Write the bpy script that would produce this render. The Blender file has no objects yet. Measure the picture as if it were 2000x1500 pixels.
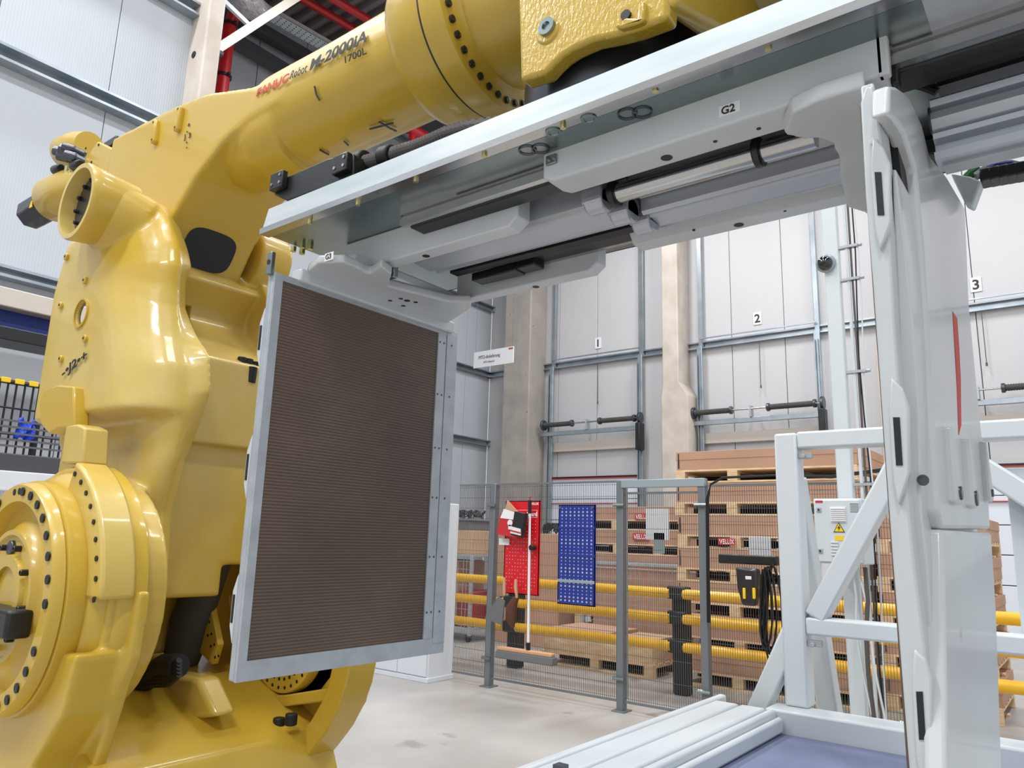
import bpy, bmesh, math, random
from math import sin, cos, pi, radians, atan2, hypot
from mathutils import Vector, Matrix
random.seed(7)
S = bpy.context.scene
COL = S.collection
# ------------------------------------------------------------------ camera
FPX, CAM = 1459.0, Vector((0, 0, 1.6))
YAW, PITCH, ROLL = radians(38), radians(11.6), radians(1.7)
fwd = Vector((-sin(YAW) * cos(PITCH), cos(YAW) * cos(PITCH), sin(PITCH)))
rt = Vector((cos(YAW), sin(YAW), 0)); up = rt.cross(fwd)
rt, up = cos(ROLL) * rt + sin(ROLL) * up, -sin(ROLL) * rt + cos(ROLL) * up
cd = bpy.data.cameras.new('camera'); co = bpy.data.objects.new('camera', cd); COL.objects.link(co)
cd.sensor_width = 36; cd.lens = FPX / 2000 * 36; cd.clip_start = .05; cd.clip_end = 200
co.matrix_world = Matrix(((rt.x, up.x, -fwd.x, CAM.x), (rt.y, up.y, -fwd.y, CAM.y), (rt.z, up.z, -fwd.z, CAM.z), (0, 0, 0, 1)))
S.camera = co
# ------------------------------------------------------------------ world, lamps, exposure
w = bpy.data.worlds.new('world'); S.world = w; w.use_nodes = True
bgn = w.node_tree.nodes['Background']; bgn.inputs[0].default_value = (.92, .96, 1, 1); bgn.inputs[1].default_value = .78
def lamp(loc, sx, sy, power, col=(.965, .982, 1)):
    d = bpy.data.lights.new('hall_lamp', 'AREA'); d.shape = 'RECTANGLE'; d.size = sx; d.size_y = sy
    d.energy = power; d.color = col
    o = bpy.data.objects.new('hall_lamp', d); COL.objects.link(o); o.location = loc; return o
for x in (-7.5, -3.2, 1.6):
    for y in (-3.5, 1.2, 6.2, 11.5):
        lamp((x, y, 10.6), .5, 2.4, 400 if y < 0 else 175 if y < 10 else 300)
S.view_settings.view_transform = 'Standard'; S.view_settings.look = 'None'
S.view_settings.gamma = 1; S.view_settings.exposure = 0.04
S.view_settings.use_curve_mapping = False

# ------------------------------------------------------------------ helpers
def ray(px, py):
    return rt * ((px - 1000) / FPX) - up * ((py - 750) / FPX) + fwd
def at(px, py, x=None, y=None, z=None):
    d = ray(px, py)
    t = ((x - CAM.x) / d.x) if x is not None else ((y - CAM.y) / d.y) if y is not None else ((z - CAM.z) / d.z)
    return CAM + d * t
def pf(y, pts):                       # outline in the plane y -> list of (x, z)
    return [(p.x, p.z) for p in (at(a, b, y=y) for a, b in pts)]
def lin(c): return tuple((v / 12.92 if v <= .04045 else ((v + .055) / 1.055) ** 2.4) for v in c)

class MB:
    def __init__(s): s.bm = bmesh.new()
    def box(s, x0, x1, y0, y1, z0, z1):
        v = [s.bm.verts.new((x, y, z)) for x in (x0, x1) for y in (y0, y1) for z in (z0, z1)]
        for f in ((0, 1, 3, 2), (4, 6, 7, 5), (0, 4, 5, 1), (2, 3, 7, 6), (0, 2, 6, 4), (1, 5, 7, 3)):
            s.bm.faces.new([v[i] for i in f])
        return s
    def prism(s, prof, ax, a0, a1, prof2=None):
        """prof: 2D outline; ax 'y': (x,z); 'x': (y,z); 'z': (x,y)"""
        def P(p, a): return {'y': (p[0], a, p[1]), 'x': (a, p[0], p[1]), 'z': (p[0], p[1], a)}[ax]
        A = [s.bm.verts.new(P(p, a0)) for p in prof]; B = [s.bm.verts.new(P(p, a1)) for p in (prof2 or prof)]
        n = len(prof)
        s.bm.faces.new(A); s.bm.faces.new(B[::-1])
        for i in range(n): s.bm.faces.new((A[i], A[(i + 1) % n], B[(i + 1) % n], B[i]))
        return s
    def frame(s, d):
        d = Vector(d).normalized(); h = Vector((0, 0, 1)) if abs(d.z) < .9 else Vector((1, 0, 0))
        u = h.cross(d).normalized(); return u, d.cross(u)
    def cyl(s, p0, p1, r, n=20, r2=None, caps=True):
        p0, p1 = Vector(p0), Vector(p1); u, v = s.frame(p1 - p0); r2 = r if r2 is None else r2
        A = [s.bm.verts.new(p0 + (u * cos(2 * pi * i / n) + v * sin(2 * pi * i / n)) * r) for i in range(n)]
        B = [s.bm.verts.new(p1 + (u * cos(2 * pi * i / n) + v * sin(2 * pi * i / n)) * r2) for i in range(n)]
        for i in range(n): s.bm.faces.new((A[i], A[(i + 1) % n], B[(i + 1) % n], B[i]))
        if caps: s.bm.faces.new(A[::-1]); s.bm.faces.new(B)
        return s
    def lathe(s, org, d, prof, n=64, a0=0, a1=2 * pi):
        """closed outline of (r, h) pairs turned about the axis d through org"""
        org = Vector(org); u, v = s.frame(d); d = Vector(d).normalized(); full = a1 - a0 > 6.28
        m = n if full else n + 1
        R = [[s.bm.verts.new(org + d * h + (u * cos(a0 + (a1 - a0) * i / n) + v * sin(a0 + (a1 - a0) * i / n)) * r) for r, h in prof] for i in range(m)]
        k = len(prof)
        for i in range(n):
            A, B = R[i], R[(i + 1) % m]
            for j in range(k):
                s.bm.faces.new((A[j], A[(j + 1) % k], B[(j + 1) % k], B[j]))
        if not full: s.bm.faces.new(R[0][::-1]); s.bm.faces.new(R[-1])
        return s
    def tube(s, path, r, n=10):
        path = [Vector(p) for p in path]; prev = None
        for i, p in enumerate(path):
            d = (path[min(i + 1, len(path) - 1)] - path[max(i - 1, 0)]).normalized()
            if i == 0: u, v = s.frame(d)
            else: u = (u - d * u.dot(d)).normalized(); v = d.cross(u)
            rr = r[i] if isinstance(r, (list, tuple)) else r
            ring = [s.bm.verts.new(p + (u * cos(2 * pi * k / n) + v * sin(2 * pi * k / n)) * rr) for k in range(n)]
            if prev:
                for k in range(n): s.bm.faces.new((prev[k], prev[(k + 1) % n], ring[(k + 1) % n], ring[k]))
            else: s.bm.faces.new(ring[::-1])
            prev = ring
        s.bm.faces.new(prev); return s
    def done(s, name, mat, parent=None, bevel=0, seg=2, voxel=0, smooth=0, ang=35, kind=None, label=None, bang=30):
        bmesh.ops.recalc_face_normals(s.bm, faces=s.bm.faces)
        me = bpy.data.meshes.new(name); s.bm.to_mesh(me); s.bm.free()
        me.materials.append(M[mat] if isinstance(mat, str) else mat)
        for p in me.polygons: p.use_smooth = True
        o = bpy.data.objects.new(name, me); COL.objects.link(o)
        if voxel:
            m = o.modifiers.new('union', 'REMESH'); m.mode = 'VOXEL'; m.voxel_size = voxel; m.use_smooth_shade = True
            if smooth:
                m = o.modifiers.new('cast', 'SMOOTH'); m.factor = .5; m.iterations = smooth
        else:
            me.set_sharp_from_angle(angle=radians(ang))
            if bevel:
                m = o.modifiers.new('edge', 'BEVEL'); m.width = bevel; m.segments = seg; m.limit_method = 'ANGLE'
                m.angle_limit = radians(bang); m.use_clamp_overlap = True
                m.harden_normals = False
        attach(o, parent)
        if kind: o['kind'] = kind
        if label: o['label'] = label
        return o
def attach(o, parent):
    if parent:
        o.parent = parent
        if parent.type == 'EMPTY' and not parent.get('local'): o.location = Vector(o.location) - parent.location
def thing(name, label, cat, loc=(0, 0, 0), group=None, rz=0, local=False):
    o = bpy.data.objects.new(name, None); COL.objects.link(o); o.location = loc; o.rotation_euler.z = rz
    o.empty_display_size = .1
    o['label'] = label; o['category'] = cat
    if group: o['group'] = group
    if local: o['local'] = 1
    return o
def tag(o, label, cat, group=None):
    o['label'] = label; o['category'] = cat
    if group: o['group'] = group
    return o
def struct(o): o['kind'] = 'structure'; return o
def dup(o, loc=None, rz=None, parent=None, label=None):
    c = o.copy(); COL.objects.link(c)
    if parent: c.parent = parent
    if loc is not None: c.location = loc
    if rz is not None: c.rotation_euler.z = rz
    if label: c['label'] = label
    for ch in KIDS.get(o.name, [k for k in bpy.data.objects if k.parent == o]): dup(ch, parent=c)
    return c
KIDS = {}
def remember(o):
    KIDS[o.name] = [k for k in bpy.data.objects if k.parent == o]
    for k in KIDS[o.name]: remember(k)
def text(body, size, mat, org, xd, yd, parent=None, name='lettering', bold=0, align='LEFT', shear=0, sx=1.0, ext=.0008):
    c = bpy.data.curves.new(name, 'FONT'); c.body = body; c.size = size; c.extrude = ext; c.offset = bold; c.shear = shear
    c.align_x = align; c.resolution_u = 3
    t = bpy.data.objects.new(name, c); COL.objects.link(t)
    dg = bpy.context.evaluated_depsgraph_get(); me = bpy.data.meshes.new_from_object(t.evaluated_get(dg))
    bpy.data.objects.remove(t)
    xd, yd = Vector(xd).normalized(), Vector(yd); yd = (yd - xd * yd.dot(xd)).normalized(); zd = xd.cross(yd)
    org = Vector(org)
    for v in me.vertices: v.co = org + xd * v.co.x * sx + yd * v.co.y + zd * v.co.z
    me.materials.clear(); me.materials.append(M[mat])
    o = bpy.data.objects.new(name, me); COL.objects.link(o); attach(o, parent); return o
def bolts(pts, d, r, h, mat, parent, name='bolt', n=12, socket=True):
    """one small mesh shared by every bolt; each bolt is an object"""
    d = Vector(d).normalized(); m = MB(); m.cyl((0, 0, 0), d * h, r, n)
    if socket: m.lathe((0, 0, 0), d, [(r * .45, h), (r * .95, h), (r * .8, h * 1.12), (r * .5, h * 1.12)], n)
    o = m.done(name, mat, None); pts = [Vector(p) for p in pts]
    out = [o]
    for p in pts[1:]:
        c = o.copy(); COL.objects.link(c); out.append(c)
    for c, p in zip(out, pts):
        c.location = p; attach(c, parent)
    return out

# ------------------------------------------------------------------ materials
M = {}
def mat(name, col, rough=.5, metal=0, coat=0, bump=None, vary=None, spec=.5, wear=None, aniso=0, trans=0):
    """col: sRGB; bump (scale, strength, stretch xyz); vary (scale, colour2, amount); wear (scale, colour, threshold)"""
    m = bpy.data.materials.new(name); m.use_nodes = True; nt = m.node_tree; N, L = nt.nodes, nt.links
    b = N['Principled BSDF']; c = lin(col)
    b.inputs['Base Color'].default_value = (*c, 1); b.inputs['Roughness'].default_value = rough
    b.inputs['Metallic'].default_value = metal; b.inputs['Coat Weight'].default_value = coat
    b.inputs['Coat Roughness'].default_value = .08; b.inputs['Specular IOR Level'].default_value = spec
    if trans: b.inputs['Transmission Weight'].default_value = trans
    tc = N.new('ShaderNodeTexCoord'); last = None
    def noise(sc, st=(1, 1, 1), det=5):
        mp = N.new('ShaderNodeMapping'); mp.inputs['Scale'].default_value = st
        L.new(tc.outputs['Object'], mp.inputs[0]); n = N.new('ShaderNodeTexNoise')
        n.inputs['Scale'].default_value = sc; n.inputs['Detail'].default_value = det
        L.new(mp.outputs[0], n.inputs['Vector']); return n
    if vary:
        n = noise(vary[0], vary[3] if len(vary) > 3 else (1, 1, 1)); r = N.new('ShaderNodeValToRGB')
        r.color_ramp.elements[0].position = .35; r.color_ramp.elements[1].position = .65
        r.color_ramp.elements[0].color = (*c, 1); c2 = lin(vary[1])
        r.color_ramp.elements[1].color = (*[a + (q - a) * vary[2] for a, q in zip(c, c2)], 1)
        L.new(n.outputs['Fac'], r.inputs[0]); last = r.outputs[0]
    if wear:
        n = noise(wear[0], wear[3] if len(wear) > 3 else (1, 1, 1), 8); r = N.new('ShaderNodeValToRGB')
        r.color_ramp.elements[0].position = wear[2]; r.color_ramp.elements[1].position = wear[2] + .04
        L.new(n.outputs['Fac'], r.inputs[0]); mx = N.new('ShaderNodeMix'); mx.data_type = 'RGBA'
        L.new(r.outputs[0], mx.inputs[0]); mx.inputs[7].default_value = (*lin(wear[1]), 1)
        if last: L.new(last, mx.inputs[6])
        else: mx.inputs[6].default_value = (*c, 1)
        last = mx.outputs[2]
    if last: L.new(last, b.inputs['Base Color'])
    if bump:
        n = noise(bump[0], bump[2] if len(bump) > 2 else (1, 1, 1), 3); bp = N.new('ShaderNodeBump')
        bp.inputs['Strength'].default_value = bump[1]; bp.inputs['Distance'].default_value = bump[3] if len(bump) > 3 else .01
        L.new(n.outputs['Fac'], bp.inputs['Height']); L.new(bp.outputs[0], b.inputs['Normal'])
    M[name] = m; return m
def ribbed(name, col, axis, pitch, rough=.5, strength=.3, vary=None):
    m = mat(name, col, rough, vary=vary); nt = m.node_tree; N, L = nt.nodes, nt.links
    tc = N.new('ShaderNodeTexCoord'); wv = N.new('ShaderNodeTexWave'); wv.bands_direction = axis
    wv.inputs['Scale'].default_value = 2 * pi / (20 * pitch) ; wv.inputs['Distortion'].default_value = 0
    L.new(tc.outputs['Object'], wv.inputs['Vector']); bp = N.new('ShaderNodeBump')
    bp.inputs['Strength'].default_value = strength; bp.inputs['Distance'].default_value = .006
    L.new(wv.outputs['Fac'], bp.inputs['Height']); L.new(bp.outputs[0], N['Principled BSDF'].inputs['Normal'])
YEL = (.785, .645, .20)
mat('yellow_paint', YEL, .34, coat=.35, bump=(60, .10, (1, 1, 1), .003), vary=(1.4, (.80, .68, .29), .45))
mat('yellow_cast', (.785, .65, .22), .36, coat=.3, bump=(26, .18, (1, 1, 1), .006), vary=(1.6, (.84, .755, .48), .75), wear=(9, (.62, .47, .14), .76))
mat('yellow_crinkle', (.78, .64, .19), .25, coat=.7, bump=(110, .55, (1, 1, .5), .004))
mat('jaw_grey', (.78, .795, .80), .34, coat=.25, bump=(55, .12, (1, 1, 1), .003), vary=(3, (.74, .75, .755), .5), wear=(5, (.55, .54, .53), .73))
mat('bar_grey', (.80, .82, .83), .38, coat=.2, vary=(4, (.74, .76, .77), .5), wear=(7, (.35, .34, .34), .76, (.4, 2, 2)))
mat('galvanised', (.56, .60, .60), .24, metal=.85, vary=(9, (.47, .52, .52), .5, (1, 1, 1)))
mat('galvanised_bright', (.88, .90, .905), .34, metal=.5, vary=(6, (.74, .80, .80), .6, (.5, 1, 3)))
mat('galvanised_dull', (.69, .71, .73), .45, metal=.2, vary=(14, (.60, .62, .64), .6))
mat('aluminium', (.71, .73, .76), .3, metal=.4, bump=(40, .05, (.02, 1, 1), .002))
mat('steel_dark', (.34, .35, .38), .3, metal=.8, vary=(6, (.38, .39, .42), .6))
mat('steel_shiny', (.80, .80, .80), .22, metal=1, vary=(8, (.55, .53, .5), .6, (.15, 1, 1)))
mat('zinc_gold', (.80, .78, .55), .3, metal=.9)
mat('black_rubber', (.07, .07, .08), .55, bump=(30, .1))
mat('black_steel', (.085, .09, .10), .42, coat=.1)
mat('grey_sleeve', (.26, .26, .25), .75, bump=(40, .3))
mat('hose_grey', (.34, .32, .31), .5, coat=.2)
mat('motor_black', (.13, .12, .15), .4, coat=.3)
mat('print_black', (.16, .15, .14), .6)
mat('print_red', (.78, .22, .13), .6)
mat('print_white', (.93, .93, .93), .6)
mat('label_white', (.90, .90, .91), .5)
mat('rubber_brown', (.43, .36, .31), .6, vary=(1.7, (.34, .285, .25), .8), wear=(4, (.46, .40, .34), .72))
mat('frame_white', (.82, .845, .86), .4, coat=.15, bump=(60, .06))
mat('mat_blue', (.47, .50, .62), .75, vary=(3, (.42, .45, .56), .7), bump=(150, .12))
mat('cabinet_white', (.86, .88, .91), .5)
mat('enclosure_grey', (.80, .83, .85), .45)
ribbed('wall_panel_y', (.77, .765, .77), 'X', .03, .5, .22, vary=(.5, (.75, .75, .76), .6))
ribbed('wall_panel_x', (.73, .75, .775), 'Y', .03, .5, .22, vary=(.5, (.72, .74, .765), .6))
mat('rail_steel', (.60, .64, .67), .35, metal=.75, vary=(3, (.74, .76, .78), .6))
mat('concrete_column', (.63, .60, .575), .8, vary=(2.5, (.70, .665, .63), .7), bump=(40, .2), wear=(5, (.50, .47, .45), .7))
mat('concrete_pale', (.80, .76, .72), .8, vary=(3, (.72, .67, .62), .7), bump=(40, .2))
mat('concrete_floor', (.71, .695, .675), .38, vary=(1.1, (.63, .61, .59), .8), bump=(3, .05, (1, 1, 1), .01), wear=(1.5, (.57, .55, .53), .64))
mat('deck_grey', (.50, .47, .46), .6)
mat('dark_beam', (.28, .28, .30), .6)
mat('cardboard', (.76, .60, .50), .8, vary=(2, (.70, .54, .44), .6), bump=(60, .1, (6, 6, .3)))
mat('cardboard_light', (.79, .66, .52), .8, vary=(2, (.72, .58, .46), .6))
mat('pallet_wood', (.93, .82, .67), .75, vary=(5, (.82, .68, .50), .8, (1, 1, 6)), bump=(30, .2, (.3, 3, 3)))
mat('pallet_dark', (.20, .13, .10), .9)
mat('guard_yellow', (.96, .73, .08), .35, coat=.3)
mat('post_black', (.08, .085, .09), .5)
mat('fence_steel', (.47, .49, .51), .45, metal=.3)
mat('fence_light', (.62, .67, .69), .4, metal=.3)
mat('wire_grey', (.40, .41, .43), .5, metal=.4)
mat('wire_black', (.09, .10, .12), .5)
mat('board_red', (.85, .07, .12), .4, coat=.2)
mat('board_blue', (.10, .19, .55), .4, coat=.2)
mat('hole_pale', (.70, .70, .74), .8)
mat('pipe_red', (.72, .08, .10), .35, coat=.3)
mat('pipe_yellow', (.82, .72, .15), .45)
mat('pipe_ring', (.30, .20, .10), .6)
mat('rag_blue', (.12, .27, .80), .45, bump=(12, .8, (1, 1, 1), .05))
mat('crane_blue', (.10, .18, .50), .5)
mat('box_red', (.78, .17, .20), .45)
mat('wood_handle', (.80, .62, .48), .6)
mat('bristle_brown', (.35, .22, .16), .9)
mat('foam_grey', (.42, .42, .43), .8)
mat('cable_orange', (.95, .36, .12), .5)
mat('cable_green', (.10, .38, .18), .5)
mat('warn_yellow', (.95, .80, .10), .5)
mat('film_plastic', (.62, .60, .62), .15, coat=.6, bump=(14, 1, (1, 1, 1), .05))
mat('glass_dark', (.03, .03, .035), .08, coat=1)
mat('beige_steel', (.80, .76, .72), .45, coat=.1)
mat('photo_print', (.35, .38, .5), .5, vary=(12, (.8, .75, .7), 1))
mat('basket_red', (.60, .16, .17), .5)

# ================================================================== THE HALL
WY, WX, NX = 15.5, -12.9, -8.5                   # back wall, far side wall, near side wall
struct(MB().box(-30, 8, -8, 20, -.2, 0).done('floor', 'concrete_floor'))
# back wall of upright sandwich panels, each a piece
wall = thing('wall_back', '', '', (0, WY, 0)); del wall['label'], wall['category']; struct(wall)
x = WX
while x < 6:
    MB().box(x + .006, x + 1.144, WY, WY + .12, 0, 12.4).done('panel', 'wall_panel_y', wall, bevel=.006, seg=1); x += 1.15
MB().box(WX, 6, WY + .12, WY + .2, 0, 12.4).done('backing', 'dark_beam', wall)
wl = thing('wall_left', '', '', (WX, 0, 0)); del wl['label'], wl['category']; struct(wl)
y = 3.0
while y < WY:
    MB().box(WX - .12, WX, y + .006, min(y + 1.144, WY), 0, 12.4).done('panel', 'wall_panel_x', wl, bevel=.006, seg=1); y += 1.15
MB().box(WX - .2, WX - .12, 3, WY, 0, 12.4).done('backing', 'dark_beam', wl)
wn = thing('wall_side', '', '', (NX, 0, 0)); del wn['label'], wn['category']; struct(wn)
y = -6.0
while y < 4.1:
    MB().box(NX - .12, NX, y + .004, min(y + 1.146, 4.2), 0, 12.4).done('panel', 'wall_panel_x', wn, bevel=.004, seg=1); y += 1.15
MB().box(NX - .2, NX - .12, -6, 4.2, 0, 12.4).done('backing', 'dark_beam', wn)
# corrugated roof deck, one trapezoid rib every 0.3 m running along x
prof = []
yy = -8.0
while yy < 17:
    prof += [(yy, 12.35), (yy + .10, 12.35), (yy + .14, 12.5), (yy + .26, 12.5)]; yy += .30
prof += [(yy, 12.35), (yy, 12.7), (-8.0, 12.7)]
struct(MB().prism(prof, 'x', -20, 8).done('ceiling', 'deck_grey'))
# rails on the walls (C purlins)
def purlin_x(x0, x1, z, y, n, h=.16, d=.12, m='rail_steel'):
    return struct(MB().prism([(y, z), (y - d, z), (y - d, z + .03), (y - .03, z + .03), (y - .03, z + h - .03), (y - d, z + h - .03), (y - d, z + h), (y, z + h)], 'x', x0, x1).done('trim_%d' % n, m))
def purlin_y(y0, y1, z, x, n, h=.16, d=.12, m='rail_steel'):
    return struct(MB().prism([(x, z), (x + d, z), (x + d, z + .03), (x + .03, z + .03), (x + .03, z + h - .03), (x + d, z + h - .03), (x + d, z + h), (x, z + h)], 'y', y0, y1).done('trim_%d' % n, m))
k = 1
for z in (5.87, 9.6): purlin_x(WX, 6, z, WY, k); k += 1
for z in (3.98, 5.87, 7.75, 9.6, 11.2): purlin_y(4.6, WY, z, WX, k); k += 1
for z, h in ((1.6 + .281 * 8.5, .12), (1.6 + .543 * 8.5, .18), (1.6 + .745 * 8.5, .18)): purlin_y(-6, 4.15, z, NX, k, h, .16); k += 1
# columns
def column(x0, x1, y0, y1, h, m, label, corbel=None, chamf=.03):
    mb = MB().box(x0, x1, y0, y1, 0, h)
    o = mb.done('concrete_column', m, bevel=chamf, seg=1)
    o['kind'] = 'structure'
    return o
struct(column(-11.85, -11.0, WY - .72, WY - .02, 12.3, 'concrete_column', '')).name = 'trim_20'
o = MB().prism([(-7.42, 0), (-6.78, 0), (-6.78, 4.75), (-6.99, 5.05), (-6.99, 12.3), (-7.38, 12.3), (-7.38, 5.05), (-7.42, 4.75)], 'y', WY - .62, WY - .02).done('trim_21', 'concrete_pale', bevel=.02, seg=1); struct(o)
o = MB().prism([(-3.0, 0), (-2.35, 0), (-2.35, 5.2), (-2.5, 5.4), (-2.5, 12.3), (-2.95, 12.3), (-2.95, 5.4), (-3.0, 5.2)], 'y', WY - .62, WY - .02).done('trim_22', 'concrete_pale', bevel=.02, seg=1); struct(o)
# near pillar at the end of the near side wall
py0 = at(369, 100, x=NX).y; pxc = at(398, 100, y=py0).x; py1 = at(431, 100, x=pxc).y
pil = thing('trim_23', '', '', (NX, py0, 0)); del pil['label'], pil['category']; struct(pil)
MB().box(NX - .2, pxc, py0, py1, 0, 12.3).done('shaft', 'concrete_pale', pil, bevel=.02, seg=1)
p = at(379, 107, y=py0); MB().cyl((p.x, py0 + .01, p.z), (p.x, py0 - .01, p.z), .045, 16).done('socket_hole', 'post_black', pil)

# ------------------------------------------------------------------ loading doors
def loading_door(cx, num, label):
    d = thing('loading_door', label, 'door', (cx, WY - .2, 0))
    W = 1.26; yf = WY - .22
    for s in (-1, 1):
        X = cx + s * W
        MB().box(X - .06, X + .06, yf, yf + .06, 0, 5.9).done('track', 'rail_steel', d, bevel=.006)
        MB().box(X - .035, X - .02, yf - .07, yf, 0, 5.7).box(X + .02, X + .035, yf - .07, yf, 0, 5.7).done('track_lip', 'rail_steel', d)
        MB().box(X - .05, X + .05, yf + .08, yf + .16, 5.9, 11.8).done('upper_rail', 'rail_steel', d, bevel=.006)
    # top bar, header beam, spring shaft
    MB().box(cx - W, cx + W, yf, yf + .03, 6.06, 6.085).done('top_bar', 'rail_steel', d)
    MB().box(cx - W - .25, cx + W, yf - .12, yf - .02, 4.10, 4.2).done('header_beam', 'rail_steel', d, bevel=.006)
    MB().box(cx - W, cx + W, yf + .1, yf + .2, 3.72, 3.95).done('header_board', 'beige_steel', d, bevel=.01)
    zs, ys = 4.37, yf - .15
    MB().cyl((cx - W - .22, ys, zs), (cx + W + .05, ys, zs), .018, 12).done('shaft', 'steel_shiny', d)
    for a, b in ((-W - .05, -W + .75), (.28, 1.2)):
        m = MB(); n = 24
        prof = [(0.0, 0)]
        for i in range(n): prof += [(.062, i / n * (b - a)), (.052, (i + .5) / n * (b - a))]
        prof += [(0.0, b - a)]
        m.lathe((cx + a, ys, zs), (1, 0, 0), [(max(r, .02), h) for r, h in prof], 14)
        m.done('torsion_spring', 'grey_sleeve', d, ang=60)
        for q in (a, b): MB().cyl((cx + q - .03, ys, zs), (cx + q + .03, ys, zs), .085, 16).done('spring_cone', 'steel_dark', d, bevel=.01)
    MB().box(cx - .12, cx - .08, ys - .03, yf, 4.2, 4.44).done('bracket', 'galvanised_dull', d, bevel=.005)
    for s in (-1, 1):
        MB().cyl((cx + s * (W + .09) - .03, ys, zs), (cx + s * (W + .09) + .03, ys, zs), .13, 20).done('cable_drum', 'steel_dark', d, bevel=.01)
    MB().box(cx + W + .02, cx + W + .14, ys - .12, ys + .12, zs - .75, zs - .12).done('drive_unit', 'black_steel', d, bevel=.02)
    # lower door leaf of horizontal sections, red seal line
    for i in range(6):
        z0 = 3.05 - (i + 1) * .5
        MB().box(cx - W + .06, cx + W - .06, yf + .07, yf + .11, z0 + .008, z0 + .492).done('door_section', 'cabinet_white', d, bevel=.006, seg=1)
    MB().box(cx - W + .06, cx + W - .06, yf + .04, yf + .12, 3.05, 3.09).done('seal_strip', 'black_rubber', d)
    MB().box(cx - W + .06, cx + W - .06, yf + .03, yf + .12, 3.03, 3.05).done('red_strip', 'pipe_red', d)
    MB().box(cx - W + .06, cx + W - .06, yf + .03, yf + .07, 2.44, 2.455).done('red_strip', 'pipe_red', d)
    # number plate on the wall
    MB().box(cx - .09, cx + .09, WY - .02, WY - .005, 6.26, 6.54).done('number_plate', 'label_white', d, bevel=.003)
    text(num, .26, 'print_black', (cx, WY - .022, 6.31), (1, 0, 0), (0, 0, 1), d, 'number', align='CENTER', bold=.006)
    MB().tube([(cx + .05, WY - .1, 5.85), (cx + .05, WY - .1, 4.9)], .008, 6).cyl((cx + .05, WY - .1, 4.84), (cx + .05, WY - .1, 4.9), .018, 8).done('pull_cord', 'hose_grey', d)
    return d
loading_door(-9.42, '1', 'white loading door numbered 1, beside the concrete corner column')
loading_door(-5.41, '2', 'white loading door numbered 2, between the two pale concrete columns')
loading_door(-1.35, '3', 'white loading door numbered 3, at the right behind the upright gripper jaw')

# yellow ringed pipe by the corner
p = thing('yellow_pipe', 'thin vertical yellow pipe with dark clamp rings beside the concrete corner column', 'pipe', (-11.82, 15.3, 0))
p0 = at(1017, 750, y=15.0); p.location = (p0.x, 15.0, 0)
MB().cyl((p0.x, 15.0, 0), (p0.x, 15.0, 12.2), .05, 16).done('pipe_tube', 'pipe_yellow', p)
r = MB().cyl((0, 0, -.012), (0, 0, .012), .062, 14).done('clamp_ring', 'pipe_ring')
z = .6; first = True
while z < 8.2:
    q = r if first else r.copy()
    if not first: COL.objects.link(q)
    q.location = (p0.x, 15.0, z); attach(q, p); first = False; z += .24
MB().box(p0.x + .08, p0.x + .13, 15.0, 15.05, 0, 12.2).done('cable_duct', 'dark_beam', p)
# ducting strip beside it
# hanging sign
sg = thing('hanging_sign', 'white hanging delivery sign with grey lettering, in front of the left wall', 'sign', (-11, 12.9, 5.6))
A, B = at(925, 720, x=-11.0), at(1003, 668, x=-11.0)
ya, yb = at(925, 700, x=-11.0).y, at(1003, 690, x=-11.0).y
zt, zb = at(925, 680, x=-11.0).z, at(925, 720, x=-11.0).z
# the sign faces the camera side: a board in the plane spanned by its two upright edges
L0 = at(925, 720, y=12.9); L1 = at(1003, 708, y=12.9); zt = at(925, 680, y=12.9).z
sg.location = L0
MB().box(L0.x, L1.x, 12.89, 12.91, L0.z, L0.z + .385).done('sign_board', 'label_white', sg, bevel=.003)
text('MTO-Anlieferung', .115, 'print_black', (L0.x + .47, 12.885, L0.z + .2), (1, 0, 0), (0, 0, 1), sg, 'lettering', align='CENTER', sx=.78)
text('MTO Inbound', .07, 'print_black', (L0.x + .47, 12.885, L0.z + .09), (1, 0, 0), (0, 0, 1), sg, 'lettering', align='CENTER', sx=.8)
MB().box(L1.x - .14, L1.x - .02, 12.884, 12.889, L0.z + .325, L0.z + .36).done('red_logo', 'print_red', sg)
MB().cyl((L0.x + .05, 12.9, L0.z + .38), (L0.x + .0, 12.9, 12.3), .004, 5).done('hanging_wire', 'wire_grey', sg)
MB().cyl((L1.x - .05, 12.9, L0.z + .38), (L1.x - .0, 12.9, 12.3), .004, 5).done('hanging_wire', 'wire_grey', sg)

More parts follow.
